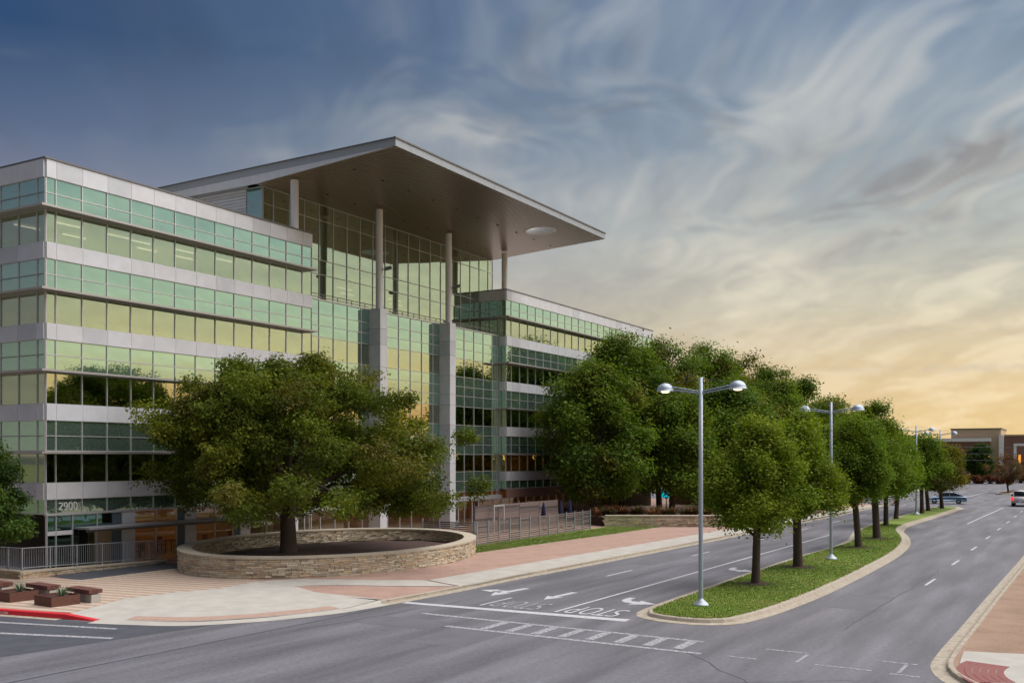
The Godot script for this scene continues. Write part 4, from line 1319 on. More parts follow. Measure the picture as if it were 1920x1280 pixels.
func pickup() -> Node3D:
	var o := thing("pickup_truck", "white pickup truck seen from behind with red tail lights lit", "truck", Vector3.ZERO)
	var st := st_new()
	prism(st, PackedVector2Array([Vector2(-2.8, 0.5), Vector2(2.75, 0.45), Vector2(2.85, 0.8), Vector2(2.7, 1.12), Vector2(1.4, 1.2), Vector2(-2.8, 1.2)]), -0.98, 0.98, 0.06, Vector3.ZERO, Vector3.RIGHT, Vector3.UP, Vector3.BACK)
	mi(flat_mesh(st), "body", M.car_white, o)
	var gl := st_new()
	prism(gl, PackedVector2Array([Vector2(1.4, 1.18), Vector2(0.75, 1.78), Vector2(-0.75, 1.8), Vector2(-0.95, 1.18)]), -0.8, 0.8, 0.08, Vector3.ZERO, Vector3.RIGHT, Vector3.UP, Vector3.BACK)
	mi(flat_mesh(gl), "windows", M.car_glass, o)
	var rf := st_new()
	prism(rf, PackedVector2Array([Vector2(0.8, 1.76), Vector2(0.65, 1.86), Vector2(-0.7, 1.88), Vector2(-0.85, 1.76)]), -0.78, 0.78, 0.04, Vector3.ZERO, Vector3.RIGHT, Vector3.UP, Vector3.BACK)
	mi(flat_mesh(rf), "roof", M.car_white, o)
	bx(o, "load_bed", Vector3(-1.85, 1.17, 0), Vector3(1.7, 0.08, 1.7), M.black)
	bx(o, "bumper", Vector3(-2.86, 0.55, 0), Vector3(0.14, 0.2, 1.9), M.rim_metal)
	bx(o, "number_plate", Vector3(-2.94, 0.62, 0), Vector3(0.02, 0.14, 0.3), M.white_paint)
	for s in [-1, 1]:
		bx(o, "tail_light", Vector3(-2.8, 0.95, s * 0.88), Vector3(0.1, 0.4, 0.18), M.tail_light)
		bx(o, "cab_pillar", Vector3(-0.86, 1.48, s * 0.78), Vector3(0.12, 0.62, 0.06), M.car_white)
		bx(o, "wing_mirror", Vector3(0.95, 1.25, s * 1.1), Vector3(0.14, 0.22, 0.22), M.black)
		wheel(o, Vector3(1.75, 0.4, s * 0.86), 0.4, 0.26, Vector3(0, 0, s))
		wheel(o, Vector3(-1.75, 0.4, s * 0.86), 0.4, 0.26, Vector3(0, 0, s))
	return o

func street_lamp(at: Vector3, label: String, lit: float) -> void:
	var o := thing("street_lamp", label, "street lamp", at, "twin arm street lamps along the median")
	var b := st_new()
	lathe(b, [Vector2(0.0, 0.0), Vector2(0.34, 0.0), Vector2(0.34, 0.04), Vector2(0.3, 0.10), Vector2(0.13, 0.24), Vector2(0.10, 0.30)], 8)
	mi(flat_mesh(b), "base", M.galvanised, o)
	var p := st_new()
	lathe(p, [Vector2(0.092, 0.25), Vector2(0.086, 4.5), Vector2(0.076, 9.05), Vector2(0.0, 9.06)], 14)
	mi(done(p), "pole", M.galvanised, o)
	for s in [-1.0, 1.0]:
		var arm := group_node("arm", o)
		for r in [[8.5, 8.72, 0.028], [8.42, 8.6, 0.028]]:
			var t := st_new()
			tube(t, [Vector3(0.06 * s, r[0], 0), Vector3(1.25 * s, r[1], 0)], [r[2], r[2]], 6)
			mi(done(t), "bracket_rod", M.galvanised, arm)
		var w := st_new()
		tube(w, [Vector3(0.0, 9.0, 0), Vector3(1.3 * s, 8.82, 0)], [0.008, 0.008], 5)
		mi(done(w), "stay_wire", M.wire, arm)
		var dome := st_new()
		var prof := [Vector2(0.365, 0.0), Vector2(0.365, 0.02)]
		for k in 9:
			var a := PI / 2 * k / 8
			prof.append(Vector2(0.33 * cos(a) + 0.005, 0.03 + 0.30 * sin(a)))
		prof[prof.size() - 1].x = 0.0
		lathe(dome, prof, 24)
		mi(done(dome), "lamp_shade", M.galvanised, arm, Transform3D(Basis.IDENTITY, Vector3(1.5 * s, 8.55, 0)))
		var bulb := st_new()
		lathe(bulb, [Vector2(0.0, -0.05), Vector2(0.12, -0.035), Vector2(0.17, 0.0), Vector2(0.17, 0.02), Vector2(0.0, 0.02)], 16)
		mi(done(bulb), "lamp_bulb", M.lamp_glow if lit > 0 else M.white_paint, arm, Transform3D(Basis.IDENTITY, Vector3(1.5 * s, 8.53, 0)))
		if lit > 0:
			var l := SpotLight3D.new()
			l.name = "lamp_light"
			l.light_energy = lit
			l.light_color = Color(1.0, 0.78, 0.45)
			l.spot_angle = 70.0
			l.spot_range = 25.0
			l.spot_attenuation = 2.0
			l.light_size = 0.15
			l.shadow_enabled = true
			arm.add_child(l, true)
			l.position = Vector3(1.5 * s, 8.46, 0)
			l.rotation.x = -PI / 2

func blades(n: int, len0: float, len1: float, width: float, spread: float, droop: float) -> ArrayMesh:
	var st := st_new()
	for k in n:
		var a := rng.randf() * TAU
		var out := Vector3(cos(a), 0, sin(a))
		var side := Vector3(-sin(a), 0, cos(a)) * width
		var L := rng.randf_range(len0, len1)
		var tiltv := rng.randf_range(0.1, spread)
		var p0 := out * 0.04
		var p1 := p0 + (Vector3.UP * cos(tiltv) + out * sin(tiltv)) * L * 0.55
		var t2 := tiltv + droop
		var p2 := p1 + (Vector3.UP * cos(t2) + out * sin(t2)) * L * 0.45
		quad(st, p0 - side * 0.8, p1 - side, p1 + side, p0 + side * 0.8)
		tri(st, p1 - side, p2, p1 + side)
	return done(st, true)

func build_street_things() -> void:
	var eye := Vector2(0, 0)
	# ---- round stone planter
	var planter := thing("stone_planter", "big oval planter ring of stacked tan limestone round the oak", "planter", V(ring_c.x, 0, ring_c.y))
	var outer := []
	var inner := []
	var N := 72
	for k in N:
		outer.append(ring_pt(TAU * k / N))
		inner.append(ring_pt(TAU * k / N, -0.55))
	var rim := func(p: Vector2) -> float: return 1.13 + clampf((ring_c.x - p.x) / 7.0, -1, 1) * 0.12
	wall_core(planter, outer, inner, 0.05, rim, true, M.mortar, M.cap_stone)
	var front := []
	for k in N + 1:
		var a := TAU * k / N
		front.append(ring_pt(a, 0.0))
	# face towards the street: where it turns to the viewer
	var f1 := []
	for k in range(-46, 22):
		f1.append(ring_pt(TAU * k / N, 0.0))
	lay_stones(planter, f1, -1.0, 0.06, rim, 0.095, 300, eye)
	var f2 := []
	for k in range(8, 50):
		f2.append(ring_pt(TAU * k / N, -0.55))
	lay_stones(planter, f2, 1.0, 0.5, rim, 0.1, 0, eye)
	var soil := st_new()
	for k in N:
		var a: Vector2 = inner[k]
		var b: Vector2 = inner[(k + 1) % N]
		for j in 4:
			var f0 := 1.0 - j / 4.0
			var f3 := 1.0 - (j + 1) / 4.0
			var pt := func(p: Vector2, f: float) -> Vector3:
				var q: Vector2 = (p - ring_c) * f
				return Vector3(q.x, 0.45 + 0.38 * (1 - f * f) + 0.04 * sin(q.x * 2.1 + q.y), -q.y)
			quad(soil, pt.call(a, f0), pt.call(a, f3), pt.call(b, f3), pt.call(b, f0))
	mi(done(soil), "mulch_bed", M.mulch, planter)
	# ---- low stone wall by the grove
	var w2 := thing("stone_wall", "low straight limestone wall in front of the orange grasses", "wall", V(-32.2, 0, 79))
	var wa := Vector2(-35.7, 77.0)
	var wb := Vector2(-25.9, 82.6)
	var t2 := (wb - wa).normalized()
	var n2 := Vector2(t2.y, -t2.x)
	wall_core(w2, [wa, wb], [wa - n2 * 0.5, wb - n2 * 0.5], 0.05, func(_p: Vector2) -> float: return 1.0, false, M.mortar, M.cap_stone)
	lay_stones(w2, [wa, wb], -1.0, 0.06, func(_p: Vector2) -> float: return 1.0, 0.11, 120, eye)
	# ---- garden wall and lit sign among the trunks of the grove
	var gw := thing("garden_wall", "dark red brick garden wall behind the trunks of the grove", "wall", V(-36, 0.1, 118))
	for j in 8:
		for q in 12:
			bd(gw, "brick_course", -45.5 + q * 1.6, -43.92 + q * 1.6, 0.1 + j * 0.3, 0.39 + j * 0.3, 117.6, 118.0, M.red_boards[(j * 5 + q * 3) % 4])
	bd(gw, "coping", -45.6, -26.2, 2.5, 2.62, 117.5, 118.1, M.cap_stone)
	var pv := thing("garden_pavilion", "pale beige pavilion wall rising over the brick garden wall", "pavilion", V(-30, 0.1, 124))
	bd(pv, "wall", -33.5, -27.0, 0.1, 4.4, 123.6, 124.0, M.cap_stone)
	bd(pv, "roof", -33.9, -26.6, 4.4, 4.55, 122.8, 124.6, M.dark_trim)
	var sg := thing("teal_sign", "small glowing teal sign on a post among the tree trunks", "sign", V(-39.2, 0.1, 100))
	bd(sg, "post", -39.25, -39.17, 0.1, 1.7, 99.96, 100.04, M.dark_trim)
	bd(sg, "sign_face", -39.9, -38.5, 1.7, 2.5, 99.95, 100.05, M.teal_screen)
	# ---- slat fence
	var fence := thing("slat_fence", "grey weathered horizontal slat fence with pale steel posts by the lawn", "fence", V(-35.4, 0.12, 65))
	var run := [[Vector2(-35.35, 56.0), Vector2(-35.55, 73.7), 12], [Vector2(-40.0, 56.5), Vector2(-35.45, 56.0), 3]]
	for r in run:
		var A: Vector2 = r[0]
		var B: Vector2 = r[1]
		var n: int = r[2]
		var dirv := Vector3(B.x - A.x, 0, -(B.y - A.y)).normalized()
		var bas := Basis(dirv, Vector3.UP, dirv.cross(Vector3.UP))
		for k in n + 1:
			var p := A.lerp(B, float(k) / n)
			bx(fence, "post", V(p.x, 0.94, p.y) + bas.z * 0.05, Vector3(0.06, 1.64, 0.06), M.galvanised, bas)
			if k < n:
				var q := A.lerp(B, (k + 0.5) / n)
				var L := A.distance_to(B) / n - 0.07
				for j in 11:
					bx(fence, "slat", V(q.x, 0.25 + j * 0.135, q.y) + bas.z * rng.randf_range(-0.012, 0.012), Vector3(L, 0.088, 0.025), M.boards[rng.randi() % 6], bas)
	# ---- reddish screen with a gate frame behind the fence
	var scr := thing("timber_screen", "tall brown timber screen wall behind the slat fence", "screen", V(-40.5, 0.12, 70))
	for j in 13:
		for s in 4:
			bd(scr, "board", -40.55, -40.5, 0.15 + j * 0.165, 0.30 + j * 0.165, 64.0 + s * 3.4, 67.36 + s * 3.4, M.boards[(j + s) % 6])
	for s in 5:
		bd(scr, "post", -40.62, -40.56, 0.12, 2.35, 63.95 + s * 3.4, 64.05 + s * 3.4, M.dark_trim)
	var gate := thing("gate_frame", "pale metal gate frame standing at the timber screen", "gate", V(-40.1, 0.12, 68))
	bd(gate, "jamb", -40.15, -40.05, 0.12, 2.3, 66.0, 66.12, M.trim)
	bd(gate, "jamb", -40.15, -40.05, 0.12, 2.3, 67.5, 67.62, M.trim)
	bd(gate, "lintel", -40.145, -40.055, 2.18, 2.3, 66.12, 67.5, M.trim)
	for q in [[-38.6, 71.4, "closed navy patio umbrella nearest to the gate frame"], [-38.7, 74.6, "closed navy patio umbrella in the middle of three behind the fence"], [-38.4, 75.7, "closed navy patio umbrella farthest from the gate frame"]]:
		var u := thing("patio_umbrella", q[2], "umbrella", V(q[0], 0.12, q[1]), "closed umbrellas behind the slat fence")
		var us := st_new()
		lathe(us, [Vector2(0.16, 0.95), Vector2(0.22, 1.1), Vector2(0.16, 1.7), Vector2(0.06, 2.2), Vector2(0.0, 2.28)], 9)
		mi(flat_mesh(us), "folded_cloth", M.navy_cloth, u)
		mi(UC, "pole", M.dark_trim, u, Transform3D(Basis.from_scale(Vector3(0.025, 1.1, 0.025)), Vector3(0, 0.55, 0)))
		mi(UC, "foot", M.dark_trim, u, Transform3D(Basis.from_scale(Vector3(0.25, 0.06, 0.25)), Vector3(0, 0.03, 0)))
	# ---- railing on a low stone kerb wall
	var lw := thing("stone_kerb_wall", "knee high stone edging under the grey railing", "wall", V(-45, 0.1, 34))
	wall_core(lw, [Vector2(-52, 29.3), Vector2(-44.85, 29.75), Vector2(-44.75, 38.4)], [Vector2(-52, 29.6), Vector2(-45.1, 30.02), Vector2(-45.05, 38.4)], 0.05, func(p: Vector2) -> float: return 0.42 - clampf((p.y - 30.0) / 8.4, 0, 1) * 0.2, false, M.mortar, M.cap_stone)
	lay_stones(lw, [Vector2(-52, 29.3), Vector2(-44.85, 29.75), Vector2(-44.75, 38.4)], -1.0, 0.06, func(p: Vector2) -> float: return 0.42 - clampf((p.y - 30.0) / 8.4, 0, 1) * 0.2, 0.1, 80, eye)
	var rail := thing("railing", "grey steel picket railing in front of the ground floor windows", "railing", V(-44.95, 0.4, 34))
	var yb := func(d: float) -> float: return 0.52 - clampf((d - 30.0) / 8.4, 0, 1) * 0.2
	for seg in [[Vector2(-44.95, 29.9), Vector2(-44.9, 38.3)], [Vector2(-52.0, 29.45), Vector2(-44.95, 29.9)]]:
		var A: Vector2 = seg[0]
		var B: Vector2 = seg[1]
		var L := A.distance_to(B)
		for hh in [0.12, 1.08]:
			var ts := st_new()
			tube(ts, [V(A.x, yb.call(A.y) + hh, A.y) - off(rail), V(B.x, yb.call(B.y) + hh, B.y) - off(rail)], [0.024, 0.024], 6)
			mi(done(ts), "rail_bar", M.rail_paint, rail)
		var n := int(L / 0.125)
		for k in n + 1:
			var p := A.lerp(B, float(k) / n)
			var y: float = yb.call(p.y)
			if k % 12 == 0:
				bx(rail, "post", V(p.x, y + 0.55, p.y), Vector3(0.06, 1.12, 0.06), M.rail_paint)
			else:
				bx(rail, "picket", V(p.x, y + 0.6, p.y), Vector3(0.018, 0.94, 0.018), M.rail_paint)
	# ---- rusty steel planters with agaves and timber benches
	var agave := blades(46, 0.35, 0.6, 0.022, 1.15, 0.25)
	var spots := [[-35.9, 25.4, "rust brown steel planter box beside the end of the red kerb", "timber slab bench on a concrete block, end one of the row", "spiky grey green agave in the planter by the red kerb's end"], [-38.5, 25.35, "rust brown steel planter box, second from the red kerb's end", "timber slab bench on a concrete block, second of the row", "spiky green agave in the second planter of the row"], [-41.1, 24.9, "rust brown steel planter box, third from the red kerb's end", "timber slab bench on a concrete block, third of the row", "spiky agave in the third planter of the row"]]
	for q in spots:
		var p := thing("steel_planter", q[2], "planter", V(q[0], 0.13, q[1]), "steel planters along the red kerb")
		var b := Basis(Vector3.UP, -0.09)
		p.rotation.y = 0.0
		for s in [[Vector3(0, 0.2, 0.6), Vector3(1.25, 0.4, 0.02)], [Vector3(0, 0.2, -0.6), Vector3(1.25, 0.4, 0.02)], [Vector3(0.62, 0.2, 0), Vector3(0.02, 0.398, 1.18)], [Vector3(-0.62, 0.2, 0), Vector3(0.02, 0.398, 1.18)]]:
			mi(UB, "side_plate", M.rust_steel, p, Transform3D(b * Basis.from_scale(s[1]), b * (s[0] as Vector3)))
		mi(UB, "soil", M.mulch, p, Transform3D(b * Basis.from_scale(Vector3(1.2, 0.3, 1.16)), Vector3(0, 0.16, 0)))
		var ag := mi(agave, numbered("agave"), M.agave, self, Transform3D(Basis(Vector3.UP, rng.randf() * TAU), V(q[0] + 0.1, 0.44, q[1] + 0.1)))
		tag(ag, q[4], "plant", "agaves in the steel planters")
		var bench := thing("bench", q[3], "bench", V(q[0] + 0.1, 0.13, q[1] + 1.15), "timber benches behind the steel planters")
		mi(UB, "block", M.concrete, bench, Transform3D(b * Basis.from_scale(Vector3(1.3, 0.34, 0.42)), Vector3(0.2, 0.17, 0)))
		for j in 3:
			mi(UB, "seat_board", M.red_boards[j], bench, Transform3D(b * Basis.from_scale(Vector3(1.7, 0.16, 0.19)), b * Vector3(0, 0.46, -0.2 + j * 0.2)))
	# ---- street lamps of the median
	street_lamp(V(-13.45, 0.14, 38.0), "tall twin arm street lamp on the median's rounded nose", 1.5)
	street_lamp(V(-13.05, 0.14, 59.0), "tall twin arm street lamp between the second and third median trees", 0.0)
	street_lamp(V(-15.6, 0.14, 109.0), "tall twin arm street lamp on the narrow part of the median", 0.0)
	street_lamp(V(-15.4, 0.14, 126.0), "tall twin arm street lamp at the far end of the median", 0.0)
	# ---- bird on the stay wire
	var bird := st_new()
	var prof := [Vector2(0.0, -0.13), Vector2(0.035, -0.1), Vector2(0.06, -0.02), Vector2(0.05, 0.06), Vector2(0.03, 0.1), Vector2(0.042, 0.135), Vector2(0.035, 0.17), Vector2(0.0, 0.185)]
	lathe(bird, prof, 12)
	tri(bird, Vector3(0.03, 0.15, 0.01), Vector3(0.1, 0.145, 0), Vector3(0.03, 0.14, -0.01))
	quad(bird, Vector3(-0.03, -0.07, 0.02), Vector3(-0.1, -0.3, 0.03), Vector3(-0.1, -0.3, -0.03), Vector3(-0.03, -0.07, -0.02))
	quad(bird, Vector3(0.0, 0.06, 0.055), Vector3(-0.06, -0.16, 0.05), Vector3(-0.03, -0.16, 0.01), Vector3(0.03, 0.02, 0.05))
	var bm := mi(done(bird), numbered("bird"), M.bird_black, self, Transform3D(Basis(Vector3.UP, 0.6) * Basis(Vector3.BACK, -0.35), V(-13.45 - 0.58, 0.14 + 9.05, 38.0)))
	tag(bm, "small black bird perched on the lamp's stay wire", "bird")
	# ---- vehicles
	var car := sedan()
	car.position = V(-16.3, 0.0, 139.5)
	car.rotation.y = PI + 0.12
	var truck := pickup()
	truck.position = V(-7.6, 0.0, 138.0)
	truck.rotation.y = PI / 2
	# ---- orange barrels of the road works
	for q in [[-22.0, 136.5, "orange and white traffic barrel next to the sedan's path"], [-24.4, 134.9, "orange and white traffic barrel in the mouth of the cross street"], [-26.5, 137.6, "orange and white traffic barrel farthest into the cross street"]]:
		var o := thing("traffic_barrel", q[2], "barrel", V(q[0], 0, q[1]), "traffic barrels at the far junction")
		for k in 4:
			mi(UC, "band", M.orange_plastic if k % 2 == 0 else M.white_paint, o, Transform3D(Basis.from_scale(Vector3(0.29 - k * 0.015, 0.248, 0.29 - k * 0.015)), Vector3(0, 0.2 + k * 0.25, 0)))
		mi(UC, "foot", M.tyre, o, Transform3D(Basis.from_scale(Vector3(0.42, 0.08, 0.42)), Vector3(0, 0.04, 0)))
	# ---- tables and chairs in the lit rooms
	var spots2 := [[-48.4, 38.9], [-49.6, 42.8], [-48.3, 45.3], [-49.4, 48.6]]
	for k in spots2.size():
		var q: Array = spots2[k]
		var t := thing("dining_table", ["dark table in the lit room next to the railing's end", "dark table in the lit room, second from the railing", "dark table in the lit room behind the oak's trunk", "dark table in the lit room behind the planter's rear wall"][k], "table", V(q[0], 0.14, q[1]), "tables in the lit ground floor rooms")
		mi(UB, "table_top", M.red_boards[0], t, Transform3D(Basis.from_scale(Vector3(0.8, 0.04, 1.2)), Vector3(0, 0.73, 0)))
		for s in [[-1, -1], [-1, 1], [1, -1], [1, 1]]:
			mi(UB, "leg", M.dark_trim, t, Transform3D(Basis.from_scale(Vector3(0.05, 0.71, 0.05)), Vector3(s[0] * 0.34, 0.355, s[1] * 0.52)))
		for s in [-1, 1]:
			var c := thing("chair", "wooden chair " + ["at the table next to the railing's end", "at the second table from the railing", "at the table behind the oak's trunk", "at the table behind the planter's rear wall"][k] + (", window side" if s > 0 else ", wall side"), "chair", V(q[0] + s * 0.75, 0.14, q[1] + 0.1), "chairs in the lit ground floor rooms")
			mi(UB, "seat", M.red_boards[1], c, Transform3D(Basis.from_scale(Vector3(0.42, 0.04, 0.42)), Vector3(0, 0.45, 0)))
			mi(UB, "backrest", M.red_boards[2], c, Transform3D(Basis.from_scale(Vector3(0.03, 0.4, 0.42)), Vector3(s * 0.2, 0.72, 0)))
			for z in [[-1, -1], [-1, 1], [1, -1], [1, 1]]:
				mi(UB, "leg", M.dark_trim, c, Transform3D(Basis.from_scale(Vector3(0.035, 0.43, 0.035)), Vector3(z[0] * 0.18, 0.215, z[1] * 0.18)))

# ------------------------------------------------------------------ trees
func twig(leaves: int, size: float, spread: float, seed_: int) -> ArrayMesh:
	var r := RandomNumberGenerator.new()
	r.seed = seed_
	var st := st_new()
	for k in leaves:
		var c := Vector3(r.randfn(0, 1), r.randfn(0, 0.8), r.randfn(0, 1)) * spread * 0.5
		var n := (Vector3(r.randfn(0, 0.6), 1.0, r.randfn(0, 0.6)) + c.normalized() * 0.7).normalized()
		var a := n.cross(Vector3(r.randf_range(-1, 1), r.randf_range(-0.3, 0.3), r.randf_range(-1, 1))).normalized()
		var b := n.cross(a)
		var s := size * r.randf_range(0.7, 1.3)
		var p := [c - a * s * 0.5, c + b * s * 0.27 + a * s * 0.05, c + a * s * 0.5 - n * s * 0.08, c - b * s * 0.27 + a * s * 0.05]
		for i in [0, 1, 2, 0, 2, 3]:
			st.set_normal(n)
			st.add_vertex(p[i])
	return st.commit()

# profile: [height, reach to the left, reach to the right] along `axis`
func tree(called: String, label: String, group: String, at: Vector3, prof: Array, axis: Vector3, deep: float, clusters: int, per: int, cl_r: float, twig_mesh: Mesh, scale_: float, leaf: Material, tints: Array, trunk_r: float, fork: float, seed_: int) -> Node3D:
	var r := RandomNumberGenerator.new()
	r.seed = seed_
	var o := thing(called, label, "tree", at, group)
	var perp := axis.cross(Vector3.UP)
	var hmin: float = prof[0][0]
	var hmax: float = prof[prof.size() - 1][0]
	var wide := 0.0
	for p in prof:
		wide = maxf(wide, p[1] + p[2])
	var ph1 := r.randf() * TAU
	var ph2 := r.randf() * TAU
	var centres := []
	var guard := 0
	while centres.size() < clusters and guard < clusters * 60:
		guard += 1
		var h := r.randf_range(hmin, hmax)
		var l := 0.0
		var rr := 0.0
		for k in prof.size() - 1:
			if h >= prof[k][0] and h <= prof[k + 1][0]:
				var f: float = (h - prof[k][0]) / maxf(prof[k + 1][0] - prof[k][0], 0.01)
				l = lerpf(prof[k][1], prof[k + 1][1], f)
				rr = lerpf(prof[k][2], prof[k + 1][2], f)
		if r.randf() * wide > (l + rr):
			continue
		var half := maxf((l + rr) / 2 - cl_r * 0.55, 0.15)
		var a := r.randf() * TAU
		var t := sqrt(r.randf_range(0.12, 1.0)) * r.randf_range(0.84, 1.04)
		t *= 1.0 + 0.18 * sin(2.0 * a + ph1 + h * 0.6) + 0.15 * sin(5.0 * a + ph2 - h * 1.4)
		centres.append([axis * ((rr - l) / 2 + cos(a) * half * t) + perp * (sin(a) * half * t * deep) + Vector3.UP * h, t])
	var mm := MultiMesh.new()
	mm.transform_format = MultiMesh.TRANSFORM_3D
	mm.use_colors = true
	mm.mesh = twig_mesh
	mm.instance_count = centres.size() * per
	var i := 0
	for c in centres:
		var cr := cl_r * r.randf_range(0.65, 1.25)
		var tint: Color = tints[r.randi() % tints.size()]
		var lum := r.randf_range(0.8, 1.2)
		for k in per:
			var v := Vector3(r.randfn(0, 1), r.randfn(0, 1), r.randfn(0, 1)).normalized() * pow(r.randf(), 0.5) * cr * r.randf_range(0.8, 1.25)
			v.y *= 0.72
			var s := scale_ * r.randf_range(0.7, 1.3)
			var b := Basis.from_euler(Vector3(r.randf_range(-0.7, 0.7), r.randf() * TAU, r.randf_range(-0.7, 0.7))).scaled(Vector3(s, s, s))
			mm.set_instance_transform(i, Transform3D(b, c[0] + v))
			var q := lum * r.randf_range(0.75, 1.25)
			mm.set_instance_color(i, Color(tint.r * q * r.randf_range(0.9, 1.15), tint.g * q, tint.b * q))
			i += 1
	var crown := MultiMeshInstance3D.new()
	crown.name = "crown"
	crown.multimesh = mm
	crown.material_override = leaf
	crown.set_meta("kind", "stuff")
	o.add_child(crown)
	var st := st_new()
	var bend := Vector3(r.randf_range(-0.2, 0.2), 0, r.randf_range(-0.2, 0.2))
	var f0 := Vector3(bend.x, fork, bend.z)
	tube(st, [Vector3(0, -0.1, 0), Vector3(0, 0.12, 0), Vector3(bend.x * 0.3, fork * 0.35, bend.z * 0.3), f0, f0 + Vector3(bend.x * 2, (hmax - fork) * 0.45, bend.z * 2)], [trunk_r * 1.5, trunk_r * 1.15, trunk_r, trunk_r * 0.92, trunk_r * 0.3], 10)
	var limbs := mini(26, centres.size())
	for k in limbs:
		var c: Vector3 = centres[k * centres.size() / limbs][0]
		var s := f0 + Vector3(bend.x * 2, (hmax - fork) * 0.45, bend.z * 2) * r.randf_range(0.0, 0.6) * Vector3(1, 1, 1)
		if c.y < s.y:
			s = f0 * 0.97
		var m := s.lerp(c, 0.5) + Vector3(0, 0.12 * s.distance_to(c), 0) + Vector3(r.randf_range(-0.2, 0.2), 0, r.randf_range(-0.2, 0.2))
		tube(st, [s, s.lerp(m, 0.6), m, m.lerp(c, 0.6), c], [trunk_r * 0.42, trunk_r * 0.34, trunk_r * 0.24, trunk_r * 0.14, trunk_r * 0.05], 6)
	mi(done(st), "trunk", M.bark, o)
	return o

